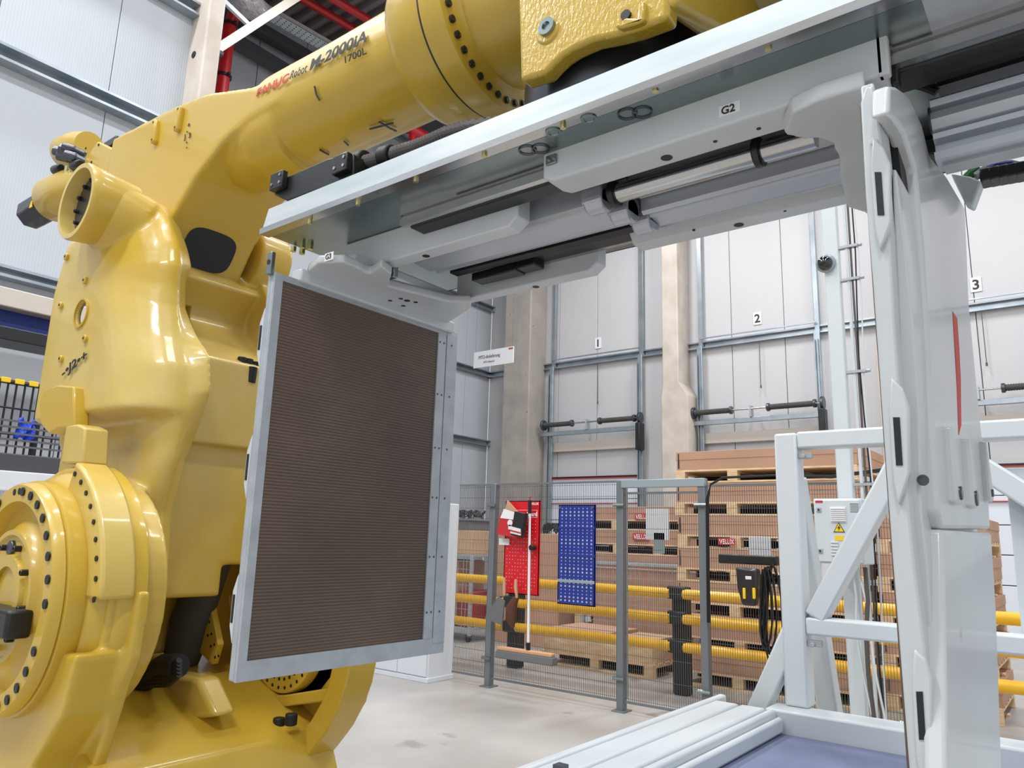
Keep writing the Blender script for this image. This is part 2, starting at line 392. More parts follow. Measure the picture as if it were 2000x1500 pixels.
# ------------------------------------------------------------------ overhead services
def rod(name, a, b, r, m, parent=None, n=16): return MB().cyl(a, b, r, n).done(name, m, parent)
pp = thing('sprinkler_pipe', 'red vertical sprinkler pipe with elbow beside the near concrete pillar', 'pipe', (-11.6, 6.2, 9))
a = at(433, 180, x=-11.5); b = at(452, 60, x=-11.5)
MB().tube([(a.x, a.y, 6), (a.x, a.y, b.z), (a.x + .05, a.y + .02, b.z + .25), (a.x + .35, a.y + .1, b.z + .5), (a.x + 1.8, a.y + .3, b.z + .75)], .11, 16).done('pipe_tube', 'pipe_red', pp)
for zz in (a.z + .28, b.z + .05): MB().cyl((a.x, a.y, zz), (a.x, a.y, zz + .05), .14, 16).box(a.x - .2, a.x + .2, a.y - .02, a.y + .02, zz + .01, zz + .04).done('pipe_clamp', 'black_steel', pp)
for i, (q1, q2, lab) in enumerate((((560, -20), (700, 62), 'lower red sprinkler main under the corrugated roof deck'), ((620, -20), (735, 48), 'upper red sprinkler main under the roof, nearest the robot shoulder'))):
    A = at(*q1, z=12.0 - .1 * i); B = at(*q2, z=12.0 - .1 * i); d = (B - A)
    o = MB().cyl(A - d * .3, B + d * .6, .085, 16).done('sprinkler_main', 'pipe_red'); tag(o, lab, 'pipe')
# perforated cable tray
tr = thing('cable_tray', 'perforated galvanised cable tray running under the roof beside the white joist', 'cable tray', (-11.7, 7, 11.2))
A = at(490, 10, z=11.4); B = at(640, 95, z=11.4); d = (B - A).normalized(); n_ = Vector((-d.y, d.x, 0))
m = MB(); A2, B2 = A - d * 1.5, B + d * 6
for o0, o1, z0, z1 in ((-.16, .16, 0, .01), (-.16, -.15, 0, .09), (.15, .16, 0, .09)):
    vs = [m.bm.verts.new(p + n_ * oo + Vector((0, 0, zz))) for p in (A2, B2) for oo in (o0, o1) for zz in (z0, z1)]
    for f in ((0, 1, 3, 2), (4, 6, 7, 5), (0, 4, 5, 1), (2, 3, 7, 6), (0, 2, 6, 4), (1, 5, 7, 3)): m.bm.faces.new([vs[i] for i in f])
m.done('tray_channel', 'galvanised_bright', tr)
m = MB()
for i in range(60):
    for j in (-.1, -.03, .04, .11):
        c = A2 + d * (.1 + i * .11) + n_ * j; m.cyl(c - Vector((0, 0, .004)), c, .014, 6)
m.done('slot_pattern', 'black_steel', tr, kind='stuff')
# white joist and brace
A = at(418, 100, x=-9.6); B = at(590, -12, x=-9.6)
js = thing('roof_joist', 'white steel joist with diagonal brace leaving the near concrete pillar', 'beam', A)
def beam(name, A, B, wd, hg, m, parent, upv=Vector((0, 0, 1)), bevel=.006):
    A, B = Vector(A), Vector(B); d = (B - A).normalized(); s = d.cross(upv).normalized(); u = s.cross(d)
    mb = MB(); v = [mb.bm.verts.new(p + s * a + u * b) for p in (A, B) for a in (-wd / 2, wd / 2) for b in (-hg / 2, hg / 2)]
    for f in ((0, 1, 3, 2), (4, 6, 7, 5), (0, 4, 5, 1), (2, 3, 7, 6), (0, 2, 6, 4), (1, 5, 7, 3)): mb.bm.faces.new([v[i] for i in f])
    return mb.done(name, m, parent, bevel=bevel)
d = (B - A).normalized()
beam('joist_bar', A, B + d * 1.5, .16, .13, 'beige_steel', js)
C1 = at(440, 5, x=-9.7); C2 = at(485, 48, x=-9.6); beam('brace', C1 + (C1 - C2) * .5, C2, .06, .07, 'frame_white', js)
MB().cyl(A + Vector((.05, -.1, -.02)), A + Vector((.05, .1, -.02)), .05, 10).done('pivot_pin', 'steel_dark', js)
# plastic film bundle above the joist
o = MB()
pts = [at(q[0], q[1], x=-10.2) for q in ((455, -30), (480, 5), (505, 20), (525, 22))]
o.tube(pts, [.3, .28, .2, .1], 12); tag(o.done('film_bundle', 'film_plastic', voxel=.05, smooth=2), 'crumpled translucent plastic film bundled above the white joist', 'plastic film')
# dark roof beams above the far wall
for q1, q2, lab in (((455, 78), (580, 152), 'dark steel beam on the far side wall, lower one above the robot arm'), ((500, 55), (640, 135), 'dark steel beam on the far side wall, just under the cable tray')):
    A, B = at(*q1, x=-12.6), at(*q2, x=-12.6); d = B - A
    tag(beam('steel_beam', A - d * .5, B + d * .3, .25, .22, 'dark_beam', None), lab, 'beam')
# under the arm: grey beam end and red valve seen through the gap
A = at(800, 230, x=-11.5); B = at(905, 285, x=-11.5)
tag(beam('steel_beam', A, B, .2, .4, 'dark_beam', None), 'short grey roof beam seen under the robot forearm', 'beam')
vv = thing('valve', 'red sprinkler valve seen in the gap under the robot forearm', 'valve', at(818, 268, x=-11))
A = at(818, 262, x=-11); MB().cyl(A + Vector((0, -.3, 0)), A + Vector((0, .3, .02)), .13, 14).done('valve_body', 'pipe_red', vv)
MB().cyl(A + Vector((0, -.2, -.5)), A + Vector((0, -.2, 0)), .07, 12).cyl(A + Vector((0, -.2, -.52)), A + Vector((0, -.2, -.46)), .13, 14).done('valve_stem', 'pipe_red', vv)
MB().cyl((A.x, A.y, A.z), (A.x, A.y, 12.36), .05, 12).done('riser', 'pipe_red', vv)
# blue crane runway in front of the near wall
cr = thing('crane_beam', 'blue runway beam with grey soffit running along the left wall behind the robot', 'beam', (NX + .5, 1, 4))
z1, z2, z3, z4 = [1.6 + k_ * 7.9 for k_ in (.262, .240, .216, .190)]
MB().box(-7.95, -7.55, -6, 4.0, z2, z1).done('upper_flange', 'beige_steel', cr, bevel=.01)
MB().box(-7.85, -7.7, -6, 4.0, z3, z2).done('web', 'crane_blue', cr)
MB().box(-7.9, -7.5, -6, 4.0, z3 - .12, z3).done('lower_flange', 'black_steel', cr, bevel=.01)
# black mesh cage with rag
cg = thing('mesh_cage', 'black wire mesh cage with yellow clips behind the robot at far left', 'cage', (-7.2, 2, 2.5))
m = MB(); X = -7.2; zt = at(60, 752, x=X).z; zb = zt - 1.35
for i in range(14):
    yv = at(-60 + i * 17, 800, x=X).y; m.cyl((X, yv, zb), (X, yv, zt), .009, 6)
for i in range(7):
    zz = zt - i * .22; m.cyl((X, .8, zz), (X, 2.9, zz), .009, 6)
m.done('mesh_wires', 'wire_black', cg, kind='stuff')
MB().cyl((X, .8, zt), (X, 2.9, zt), .02, 8).done('top_rail', 'wire_black', cg)
MB().cyl((X - .02, 2.55, 0), (X - .02, 2.55, zt), .03, 8).done('cage_post', 'wire_black', cg)
MB().cyl((X - .02, 1.2, 0), (X - .02, 1.2, zt), .03, 8).done('cage_post', 'wire_black', cg)
for i in range(6):
    yv = at(8 + i * 28, 753, x=X).y; MB().box(X - .03, X + .03, yv - .035, yv + .035, zt - .012, zt + .03).done('clip', 'warn_yellow', cg, bevel=.004)
rg = MB(); A = at(35, 818, x=X + .04); B = at(63, 862, x=X + .04)
n = 6
gr = [[rg.bm.verts.new((X + .05 + .03 * sin(i * 1.7 + j), A.y + (B.y - A.y) * i / n + random.uniform(-.01, .01), A.z + (B.z - A.z) * j / n + .02 * sin(i * 1.3))) for j in range(n + 1)] for i in range(n + 1)]
for i in range(n):
    for j in range(n): rg.bm.faces.new((gr[i][j], gr[i + 1][j], gr[i + 1][j + 1], gr[i][j + 1]))
o = rg.done('blue_rag', 'rag_blue'); so = o.modifiers.new('t', 'SOLIDIFY'); so.thickness = .008
tag(o, 'crumpled blue rag hanging on the black wire mesh cage', 'rag')
# low grating deck left behind robot gear
dk = thing('walkway_rack', 'grey perforated walkway edge behind the robot at far left', 'walkway', (-6.8, 2, 2.2))
zz = at(50, 888, x=-6.8).z
MB().box(-6.9, -6.8, .8, 2.9, zz - .14, zz).done('edge_board', 'dark_beam', dk, bevel=.01)
for i in range(5): MB().box(-6.8, -6.78, .8, 2.9, zz + .05 + i * .05, zz + .065 + i * .05).done('rail_slat', 'wire_grey', dk)
MB().box(-7.14, -6.75, .8, 2.9, zz - .3, zz - .14).done('deck', 'cabinet_white', dk, bevel=.01)
for yv in (1.0, 2.7): MB().box(-7.0, -6.9, yv, yv + .15, 0, zz - .3).done('leg', 'frame_white', dk, bevel=.01)
# ================================================================== GRIPPER
CY = 1.745
gp = thing('gripper', 'grey two-jaw industrial gripper with galvanised cross beam hanging from the robot wrist', 'gripper', (-1.0, CY, 2.6))
YF = 1.345; ZB = 2.585
bm_ = MB().box(-2.145, 1.5, YF + .006, 2.145, ZB, ZB + .012).done('beam_underside', 'galvanised', gp)
MB().prism([(-2.148, ZB), (1.5, ZB), (1.5, ZB + .08), (-2.118, ZB + .08)], 'y', YF, YF + .006).done('front_flange', 'galvanised_bright', gp)
MB().prism([(-2.148, ZB), (1.5, ZB), (1.5, ZB + .08), (-2.118, ZB + .08)], 'y', 2.139, 2.145).done('rear_flange', 'galvanised_bright', gp)
MB().prism([(YF - .006, ZB - .006), (YF + .03, ZB - .006), (YF + .03, ZB), (YF - .001, ZB), (YF - .001, ZB + .014), (YF - .006, ZB + .014)], 'x', -2.15, 1.5).done('flange_lip', 'steel_shiny', gp)
MB().box(-1.40, -.16, YF + .034, 1.47, ZB - .004, ZB).done('stiffener_plate', 'galvanised', gp)
MB().box(-.16, 1.5, YF + .034, 1.66, ZB - .006, ZB).done('stiffener_plate', 'galvanised_dull', gp)
bolts([at(a, b, y=YF + .012) - Vector((0, 0, .0)) for a, b in ((606, 425), (700, 388), (813, 342), (947, 291), (1100, 235), (1280, 162), (1500, 80))], (0, 0, -1), .0075, .022, 'zinc_gold', gp, 'lip_bolt', 8, False)
for q, m_ in (((1043, 293), 'crane'), ((1240, 222), 'crane')):
    for o_ in (-.016, .016):
        c_ = at(*q, z=ZB - .006); MB().lathe(c_ + Vector((o_, o_ * .4, 0)), (0, 0, -1), [(.020, 0), (.024, 0), (.024, .0015), (.020, .0015)], 24).done('marker_ring', 'steel_dark', gp)
for q in ((1081, 257), (1150, 231)):
    c_ = at(*q, z=ZB - .006); MB().lathe(c_, (0, 0, -1), [(.0001, 0), (.02, 0), (.02, .003), (.014, .003), (.012, .001), (.0001, .001)], 20).done('plug', 'galvanised', gp)
for q in ((573, 487), (590, 480), (590, 492), (606, 483)):
    c_ = at(*q, z=ZB - .01); MB().cyl(c_ + Vector((0, 0, .01)), c_ - Vector((0, 0, .008)), .011, 6).done('hanging_bolt', 'zinc_gold', gp)
# inner block above the beam and mounting plate below the rotor
MB().box(-1.6, .2, 1.5, 1.99, ZB + .012, ZB + .06).done('mounting_plate', 'black_steel', gp, bevel=.01)
# linear rails
for a, b, c, d_ in ((1.485, 1.51, 1.51, 1.572), (1.98, 2.005, 1.90, 1.98)):
    MB().prism([(a, 2.535), (b, 2.535), (b, ZB), (a, ZB), (a, 2.568), (a + .008, 2.564), (a + .008, 2.558), (a, 2.554)], 'x', -1.62, 1.3).done('guide_rail', 'steel_shiny', gp)
    MB().box(-1.60, 1.3, c, d_, 2.53, 2.57).done('rail_wiper', 'black_steel', gp, bevel=.004)
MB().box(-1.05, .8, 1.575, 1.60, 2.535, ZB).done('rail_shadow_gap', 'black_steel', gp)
# telescopic aluminium profile and rod
def alu(nm, x0, x1, y0, y1, z0, par, m='aluminium'):
    wd = y1 - y0; pr_ = []
    for t, h in ((0, .03), (.02, .008), (.10, 0), (.16, .012), (.22, .012), (.26, 0), (.70, -.004), (.74, .012), (.80, .012), (.84, 0), (.94, .004), (1, .03)): pr_.append((y0 + wd * t, z0 + h))
    pr_ += [(y1, ZB), (y0, ZB)]
    return MB().prism(pr_, 'x', x0, x1).done(nm, m, par, ang=40)
alu('telescopic_profile', -1.78, -.98, 1.66, 1.85, 2.515, gp)
alu('telescopic_profile', -.92, -.30, 1.735, 1.875, 2.49, gp)
MB().box(-.92, -.30, 1.66, 1.73, 2.53, ZB).done('cover_plate', 'bar_grey', gp, bevel=.004)
MB().cyl((-.93, 1.628, 2.51), (-.42, 1.628, 2.51), .026, 20).done('piston_rod', 'steel_shiny', gp)
for x in (-.95, -.56): MB().cyl((x, 1.628, 2.51), (x + .02, 1.628, 2.51), .036, 20).done('rod_collar', 'black_steel', gp, bevel=.004)
for i, (x, y, z) in enumerate(((-1.0, 1.64, 2.515), (-.965, 1.72, 2.505), (-.94, 1.80, 2.50))):
    MB().box(x - .035, x + .03, y - .035, y + .04, z - .02, ZB).cyl((x - .03, y, z - .005), (x + .03, y, z - .005), .036, 16).done('rod_clamp', 'aluminium', gp, bevel=.006)
MB().box(-1.75, -.92, 1.86, 1.90, 2.52, ZB).done('drive_belt', 'black_rubber', gp)
# carriage G2 (right) with jaw
g2 = MB().prism([(-1.054, 2.516), (-1.02, 2.50), (-.24, 2.50), (-.24, ZB + .012), (-1.054, ZB + .012)], 'y', 1.452, 1.545).done('front_bar', 'bar_grey', gp, bevel=.006)
MB().box(-.255, -.232, 1.452, 1.475, 2.50, ZB + .10).done('bar_end_plate', 'jaw_grey', g2, bevel=.004)
g2b = MB().prism([(1.885, 2.575), (1.945, 2.50), (2.01, 2.50), (2.01, ZB), (1.885, ZB)], 'x', -1.06, -.26).done('rear_bar', 'bar_grey', gp, bevel=.005)
for q, zz, rr, par in (((1302, 308), 2.50, .014, g2), ((1397, 276), 2.50, .005, g2), ((1482, 251), 2.50, .005, g2), ((1443, 439), 2.50, .014, g2b), ((1533, 412), 2.5, .004, g2b), ((1355, 450), 2.5, .004, g2b)):
    c_ = at(*q, z=zz); MB().cyl(c_ + Vector((0, 0, .002)), c_ - Vector((0, 0, .0012)), rr, 16).done('drilled_hole', 'post_black', par)
A = at(1425, 213, y=1.452); MB().box(A.x - .024, A.x + .024, 1.4505, 1.452, A.z - .013, A.z + .013).done('label_plate', 'label_white', g2)
text('G2', .026, 'print_black', (A.x - .019, 1.4500, A.z - .009), (1, 0, 0), (0, 0, 1), g2, 'lettering', bold=.0004)
A = at(1077, 312, y=1.448); MB().box(A.x - .016, A.x + .016, 1.444, 1.452, A.z - .013, A.z + .013).done('corner_bracket', 'galvanised', g2, bevel=.002)
for o_ in (-.008, .008): MB().cyl((A.x + o_, 1.439, A.z), (A.x + o_, 1.444, A.z), .004, 8).done('screw', 'steel_shiny', g2)
# bracket plate carrying the right jaw (outline in the plane z=2.475)
def pz(z, pts): return [(p.x, p.y) for p in (at(a, b, z=z) for a, b in pts)]
brk = MB(); brk.prism(pz(2.46, [(1530, 262), (1545, 222), (1600, 196), (1690, 168), (1700, 300), (1700, 420), (1655, 405), (1640, 345), (1640, 310), (1625, 280), (1600, 270), (1570, 272)]), 'z', 2.46, 2.50)
brk.done('jaw_bracket', 'jaw_grey', gp, voxel=.006, smooth=3)
# ---- left jaw
XJ = -2.0
jl = MB().box(XJ - .036, XJ - .006, 1.315, 2.185, 1.17, 2.407).done('left_jaw_frame', 'galvanised_dull', gp, bevel=.005)
m = MB(); F0, F1, G0, G1 = 1.345, 2.072, 1.226, 2.386
m.box(XJ - .006, XJ + .004, 1.315, F0, 1.17, 2.407).box(XJ - .006, XJ + .004, F0, 2.185, G1, 2.407).box(XJ - .006, XJ + .004, F0, 2.185, 1.17, G0)
m.done('jaw_border', 'galvanised_dull', jl)
MB().box(XJ - .006, XJ + .006, F1, 2.118, G0, G1).done('edge_strip', 'galvanised_dull', jl, bevel=.002)
MB().box(XJ - .006, XJ + .006, 2.122, 2.185, G0 - .02, 2.40).done('edge_strip', 'galvanised_dull', jl, bevel=.002)
bolts([(XJ + .006, y_, z_) for z_ in (2.35, 2.14, 1.93, 1.74, 1.52, 1.32) for y_ in (2.082, 2.105, 2.15)], (1, 0, 0), .004, .0015, 'steel_dark', jl, 'screw', 8, False)
# ribbed rubber pads, one piece per seam
seams = [G1, 2.22, 2.055, 1.885, 1.705, 1.525, 1.345, G0]
for a, b in zip(seams[1:], seams[:-1]):
    pr_ = [(XJ - .006, a)]; n = max(8, int((b - a) / .0098))
    for i in range(n):
        z0 = a + (b - a) * i / n; dz = (b - a) / n
        lo, hi = (XJ - .0006, XJ + .0014) if 0 < i < n - 1 else (XJ - .001, XJ + .0005)
        pr_ += [(lo, z0), (lo, z0 + dz * .35), (hi, z0 + dz * .45), (hi, z0 + dz * .95)]
    pr_ += [(XJ - .006, b)]
    MB().prism(pr_, 'y', F0 + .001, F1 - .001).done('rubber_pad', 'rubber_brown', jl, ang=20)
for i, q in enumerate(((527, 654), (498, 911), (468, 1191))):
    c_ = at(*q, y=1.31); z_ = c_.z
    MB().prism([(XJ - .036, z_ - .10), (XJ - .056, z_ - .05), (XJ - .056, z_ + .05), (XJ - .036, z_ + .10)], 'y', 1.314, 1.40).done('slot_boss', 'jaw_grey', jl, bevel=.003)
    MB().box(XJ - .050, XJ - .040, 1.3125, 1.32, z_ - .04, z_ + .04).done('slot', 'post_black', jl)
for i in range(4):
    MB().box(XJ - .034, XJ - .01, 1.42 + i * .2, 1.50 + i * .2, 1.1685, 1.1705).done('base_slot', 'steel_dark', jl)
# left bracket with G3
z_ = 2.435
b3 = MB(); b3.prism(pz(z_, [(596, 548), (602, 530), (622, 514), (672, 512), (700, 524), (722, 536), (745, 520), (765, 536), (758, 560), (820, 575), (880, 590), (918, 590), (920, 602), (895, 618), (862, 640), (840, 636), (700, 592)]), 'z', z_, z_ + .03)
b3.done('jaw_bracket', 'jaw_grey', gp, voxel=.006, smooth=3)
MB().box(XJ - .036, XJ + .02, 1.40, 2.15, 2.40, z_ + .01).done('bracket_web', 'jaw_grey', gp, bevel=.006)
A = at(650, 517, y=1.40)
bl = at(632, 524, z=z_ + .03); br_ = at(668, 515, z=z_ + .03)
c3 = at(649, 513, z=z_); c3.z += .016; c3.y += .016
lp = MB().box(-.021, .021, -.0008, .0008, -.013, .013).done('label_plate', 'label_white', None); lp.location = c3 + Vector((0, -.03, 0)); attach(lp, gp)
text('G3', .024, 'print_black', (c3.x - .017, c3.y - .0312, c3.z - .008), (1, 0, 0), (0, 0, 1), gp, 'lettering', bold=.0004)
for q in ((762, 587), (783, 583), (795, 587), (812, 590), (788, 597)):
    c_ = at(*q, z=z_); MB().cyl(c_ + Vector((0, 0, .002)), c_ - Vector((0, 0, .0015)), .008 if q[0] != 795 else .011, 14).done('drilled_hole', 'post_black', gp)
for y0, y1, xl in ((1.572, 1.632, -1.98), (2.007, 2.065, -1.85)):
    o = MB().prism([(xl, 2.475), (-1.26, 2.475), (-1.225, 2.50), (-1.225, ZB), (xl, ZB)], 'y', y0, y1).done('carriage_bar', 'bar_grey', gp, bevel=.005)
    c_ = Vector((-1.62 if y0 < 1.7 else -1.5, (y0 + y1) / 2 + .005, 2.475)); MB().cyl(c_ + Vector((0, 0, .002)), c_ - Vector((0, 0, .0012)), .012, 16).done('drilled_hole', 'post_black', o)
MB().box(-2.0, -1.84, 1.5, 2.06, 2.465, 2.50).done('carriage_plate', 'bar_grey', gp, bevel=.006)
MB().box(-1.84, -1.78, 1.62, 1.64, 2.44, 2.53).done('stop_plate', 'galvanised', gp, bevel=.004)
MB().box(-2.03, -2.005, 1.30, 1.316, 2.40, 2.475).done('sensor_plate', 'galvanised', gp, bevel=.003)
c_ = Vector((-2.017, 1.299, 2.44)); MB().cyl(c_, c_ + Vector((0, .003, 0)), .009, 14).done('sensor_hole', 'post_black', gp)
MB().box(-1.70, -1.50, 1.92, 1.98, 2.50, 2.53).box(-1.50, -1.42, 1.92, 1.98, 2.505, 2.54).done('sensor_block', 'black_steel', gp, bevel=.004)
# ---- right jaw
XR = -.26
jr = MB()
zt_, zb_ = 2.41, 1.17
jr = MB().box(XR, XR + .022, 1.32, 2.18, zb_, zt_).done('right_jaw_frame', 'jaw_grey', gp, bevel=.004)
MB().box(XR - .008, XR, 1.345, 2.07, 1.226, 2.386).done('rubber_pad', 'rubber_brown', jr)
y_ = 1.316
m = MB(); m.prism(pf(y_, [(1680, 200), (1690, 168), (1704, 168), (1716, 230), (1728, 330), (1738, 450), (1748, 640), (1760, 800), (1772, 960), (1786, 1100), (1806, 1260), (1822, 1400), (1835, 1560), (1780, 1560), (1762, 1330), (1742, 1080), (1722, 800), (1705, 560), (1690, 380)]), 'y', y_, 1.40)
m.done('jaw_spine', 'jaw_grey', jr, bevel=.004)
for (cx_, cy_), hl in (((1716, 378), 110), ((1752, 862), 125), ((1797, 1398), 130)):
    o_ = [(cx_ - 12, cy_ - hl), (cx_ + 10, cy_ - hl + 20), (cx_ + 22, cy_ - hl * .55), (cx_ + 24, cy_ + hl * .5), (cx_ + 12, cy_ + hl * .8), (cx_ + 2, cy_ + hl), (cx_ - 8, cy_ + hl * .6), (cx_ - 16, cy_ - hl * .5)]
    MB().prism(pf(y_ - .012, o_), 'y', y_ - .012, y_ + .004).done('slot_boss', 'jaw_grey', jr, bevel=.003)
    hs = 42 if hl < 120 else 47
    MB().prism(pf(y_ - .0135, [(cx_ - 8, cy_ - hs), (cx_ + 5, cy_ - hs), (cx_ + 11, cy_ + hs), (cx_ - 2, cy_ + hs)]), 'y', y_ - .0135, y_ - .011).done('slot', 'post_black', jr)
m = MB()
for k_ in range(3):
    c_ = at(1706 + k_ * 4, 275 + k_ * 22, y=y_ - .008); m.cyl(c_, c_ + Vector((0, .02, 0)), .007, 10)
m.done('weld_lump', 'jaw_grey', jr, voxel=.002, smooth=3)
# second blade behind the spine (bulging near the lower part)
MB().prism(pf(1.38, [(1732, 300), (1745, 335), (1760, 600), (1785, 640), (1762, 420), (1742, 250), (1728, 240)]), 'y', 1.42, 1.7).done('gap_shade_plate', 'black_rubber', jr)  # black plate added as the shade in the gap between blade and outer arm
MB().prism(pf(1.36, [(1742, 330), (1750, 330), (1768, 480), (1785, 640), (1796, 800), (1800, 1000), (1812, 1100), (1826, 1300), (1842, 1560), (1800, 1560), (1780, 1200), (1765, 900), (1755, 640), (1748, 480)]), 'y', 1.36, 1.60).done('inner_blade', 'jaw_grey', jr, bevel=.006)
xo = -.205
m = MB(); m.prism([(p_.y, p_.z) for p_ in (at(a, b, x=xo) for a, b in ((1738, 222), (1750, 230), (1770, 262), (1790, 330), (1804, 480), (1812, 600), (1822, 800), (1835, 1000), (1842, 1034), (1934, 1034), (1930, 960), (1912, 800), (1893, 600), (1885, 405), (1850, 345), (1815, 300), (1800, 240), (1775, 185), (1752, 168), (1738, 166)))], 'x', xo - .03, xo)
jo = m.done('outer_arm', 'jaw_grey', gp, bevel=.008, seg=3)
MB().prism([(p_.y, p_.z) for p_ in (at(a, b, x=xo) for a, b in ((1840, 1034), (1934, 1040), (1944, 1200), (1956, 1560), (1850, 1560), (1845, 1300)))], 'x', xo - .03, xo + .002).done('lower_arm_box', 'jaw_grey', gp, bevel=.008, seg=3)
for q, rr in (((1855, 962), .016), ((1888, 972), .02), ((1922, 962), .012)):
    c_ = at(*q, x=xo)
    lg = MB().prism([(c_.y - .02, c_.z - .02), (c_.y + .045, c_.z - .02), (c_.y + .05, c_.z + .02), (c_.y + .02, c_.z + .12), (c_.y - .0, c_.z + .12)], 'x', xo - .01, xo + .014).done('hinge_lug', 'jaw_grey', jo, bevel=.006)
    MB().cyl((xo + .012, c_.y + .015, c_.z), (xo + .018, c_.y + .015, c_.z), rr * .8, 18).done('hinge_pin', 'steel_dark', jo, bevel=.002)
c_ = at(1803, 938, y=1.355); MB().lathe(c_, (0, -1, 0), [(.0001, 0), (.009, 0), (.009, .003), (.0065, .003), (.0065, .001), (.0001, .001)], 18).done('drilled_hole', 'steel_dark', jr)
ms = MB(); ms.prism([(p_.y, p_.z) for p_ in (at(a, b, x=xo + .001) for a, b in ((1861, 608), (1870, 622), (1874, 680), (1877, 740), (1878, 830), (1873, 850), (1870, 760), (1866, 690)))], 'x', xo + .0002, xo + .0008); ms.done('paint_scrape', 'print_red', jo)
# beam parts to the right of the jaw
A0, A1 = at(1815, 190, y=1.62), at(1835, 310, y=1.62)
xl = A0.x; zh, zl = A0.z, A1.z; hgt = zh - zl
pr_ = [(1.62, zl), (1.615, zl + hgt * .10), (1.64, zl + hgt * .16), (1.64, zl + hgt * .28), (1.62, zl + hgt * .32), (1.618, zl + hgt * .40), (1.635, zl + hgt * .43), (1.62, zl + hgt * .48), (1.61, zl + hgt * .6), (1.615, zl + hgt * .72), (1.635, zl + hgt * .75), (1.635, zl + hgt * .8), (1.62, zl + hgt * .83), (1.618, zl + hgt * .93), (1.63, zl + hgt), (1.68, zl + hgt), (1.68, zl)]
MB().prism(pr_, 'x', xl, 1.4).done('outer_profile', 'aluminium', gp, ang=40)
MB().lathe((xl - .004, 1.632, zl + hgt * .66), (1, 0, 0), [(.0001, 0), (.028, 0), (.028, .004), (.0001, .004)], 24).done('end_cap', 'motor_black', gp)
MB().box(xl + .01, 1.4, 1.645, 1.69, zl - .006, zl).done('profile_base', 'galvanised_dull', gp)
MB().box(-.18, 1.4, 1.66, 1.76, ZB - .025, ZB - .008).done('cable_duct', 'black_steel', gp)
def wire(nm, pts, y, r, m_, par): return MB().tube([at(a, b, y=y + .004 * i) for i, (a, b) in enumerate(pts)], r, 8).done(nm, m_, par)
wire('orange_cable', [(1760, 150), (1785, 158), (1820, 158), (1860, 150), (1900, 135), (1940, 118)], 1.68, .004, 'cable_orange', gp)
wire('orange_cable', [(1762, 155), (1775, 150), (1790, 156), (1840, 160), (1900, 128)], 1.68, .003, 'cable_orange', gp)
wire('black_hose', [(1755, 168), (1780, 164), (1805, 170), (1830, 180)], 1.66, .009, 'black_rubber', gp)
wire('black_hose', [(1750, 172), (1775, 160), (1810, 160), (1835, 175)], 1.66, .006, 'black_rubber', gp)
MB().box(at(1738, 120, y=1.5).x, at(1752, 120, y=1.5).x, 1.5, 1.53, at(1740, 165, y=1.5).z, at(1740, 95, y=1.5).z).done('cable_clamp', 'black_steel', gp, bevel=.004)
# sensor connector on the arm
cs = MB().prism(pf(2.2, [(1862, 352), (1900, 358), (1922, 368), (1905, 415), (1890, 408)]), 'y', 2.15, 2.2).done('junction_box', 'enclosure_grey', gp, bevel=.006)
wire('green_plug', [(1880, 356), (1895, 340), (1912, 330)], 2.18, .014, 'cable_green', gp)
wire('clear_plug', [(1905, 345), (1918, 335), (1935, 322)], 2.18, .012, 'film_plastic', gp)
wire('blue_cable', [(1925, 335), (1945, 322), (1975, 318), (2020, 328)], 2.18, .008, 'crane_blue', gp)
m = MB()
for i in range(7):
    A = at(1915 + i * 17, 345 - i * 3, y=2.2); m.box(A.x, A.x + .026, 2.17, 2.23, A.z - .025, A.z + .01)
m.done('drag_chain', 'black_steel', gp, bevel=.004)

# ================================================================== ROBOT
rb_ = thing('robot_arm', 'large yellow heavy-duty articulated robot holding the grey gripper', 'robot', (-3.0, CY, 0))
J2 = (-3.03, 1.35); yN = 1.05
# --- near J2 drive housing
def ringpts(r, y, angs): return [(J2[0] + r * sin(a), y, J2[1] + r * cos(a)) for a in angs]
nh = MB().lathe((J2[0], yN, J2[1]), (0, 1, 0), [(.0001, .012), (.20, .012), (.208, .0), (.225, .0), (.232, .02), (.26, .045), (.315, .05), (.325, .0), (.382, .0), (.39, .01), (.395, .036), (.388, .04), (.40, .046), (.405, .095), (.40, .105), (.425, .12), (.44, .16), (.462, .175), (.475, .20), (.475, .265), (.0001, .265)], 96).done('shoulder_housing', 'yellow_paint', rb_, ang=50)
bolts(ringpts(.36, yN, [radians(a) for a in list(range(-64, -20, 12)) + list(range(6, 79, 12)) + list(range(90, 100, 12)) + list(range(114, 330, 12))]), (0, -1, 0), .0155, .006, 'black_steel', nh, 'ring_bolt', 14)
bolts(ringpts(.36, yN, [radians(a) for a in (-7, 0)]), (0, -1, 0), .012, .002, 'post_black', nh, 'threaded_hole', 12, False)
bolts(ringpts(.172, yN + .012, [radians(a) for a in range(20, 380, 40)]), (0, -1, 0), .011, .022, 'black_steel', nh, 'cap_bolt', 10)
MB().lathe((J2[0], yN - .002, J2[1]), (0, 1, 0), [(.10, 0), (.14, 0), (.15, .03), (.10, .03)], 48).done('center_ring', 'yellow_paint', nh)
o = at(18, 1070, y=yN); MB().cyl((o.x, yN - .002, o.z), (o.x, yN + .03, o.z), .026, 18).done('oil_port', 'steel_dark', nh, bevel=.004)
A, B = at(-30, 1180, y=yN - .04), at(20, 1250, y=yN - .04); MB().box(A.x - .1, B.x, yN - .06, yN + .02, B.z, A.z).done('motor_cover', 'black_steel', nh, bevel=.012)
m = MB()
m.lathe((J2[0], yN + .13, J2[1]), (0, 1, 0), [(.40, 0), (.53, 0), (.55, .02), (.55, .12), (.40, .12)], 24, 0, 1)   # replaced below
m.bm.free()
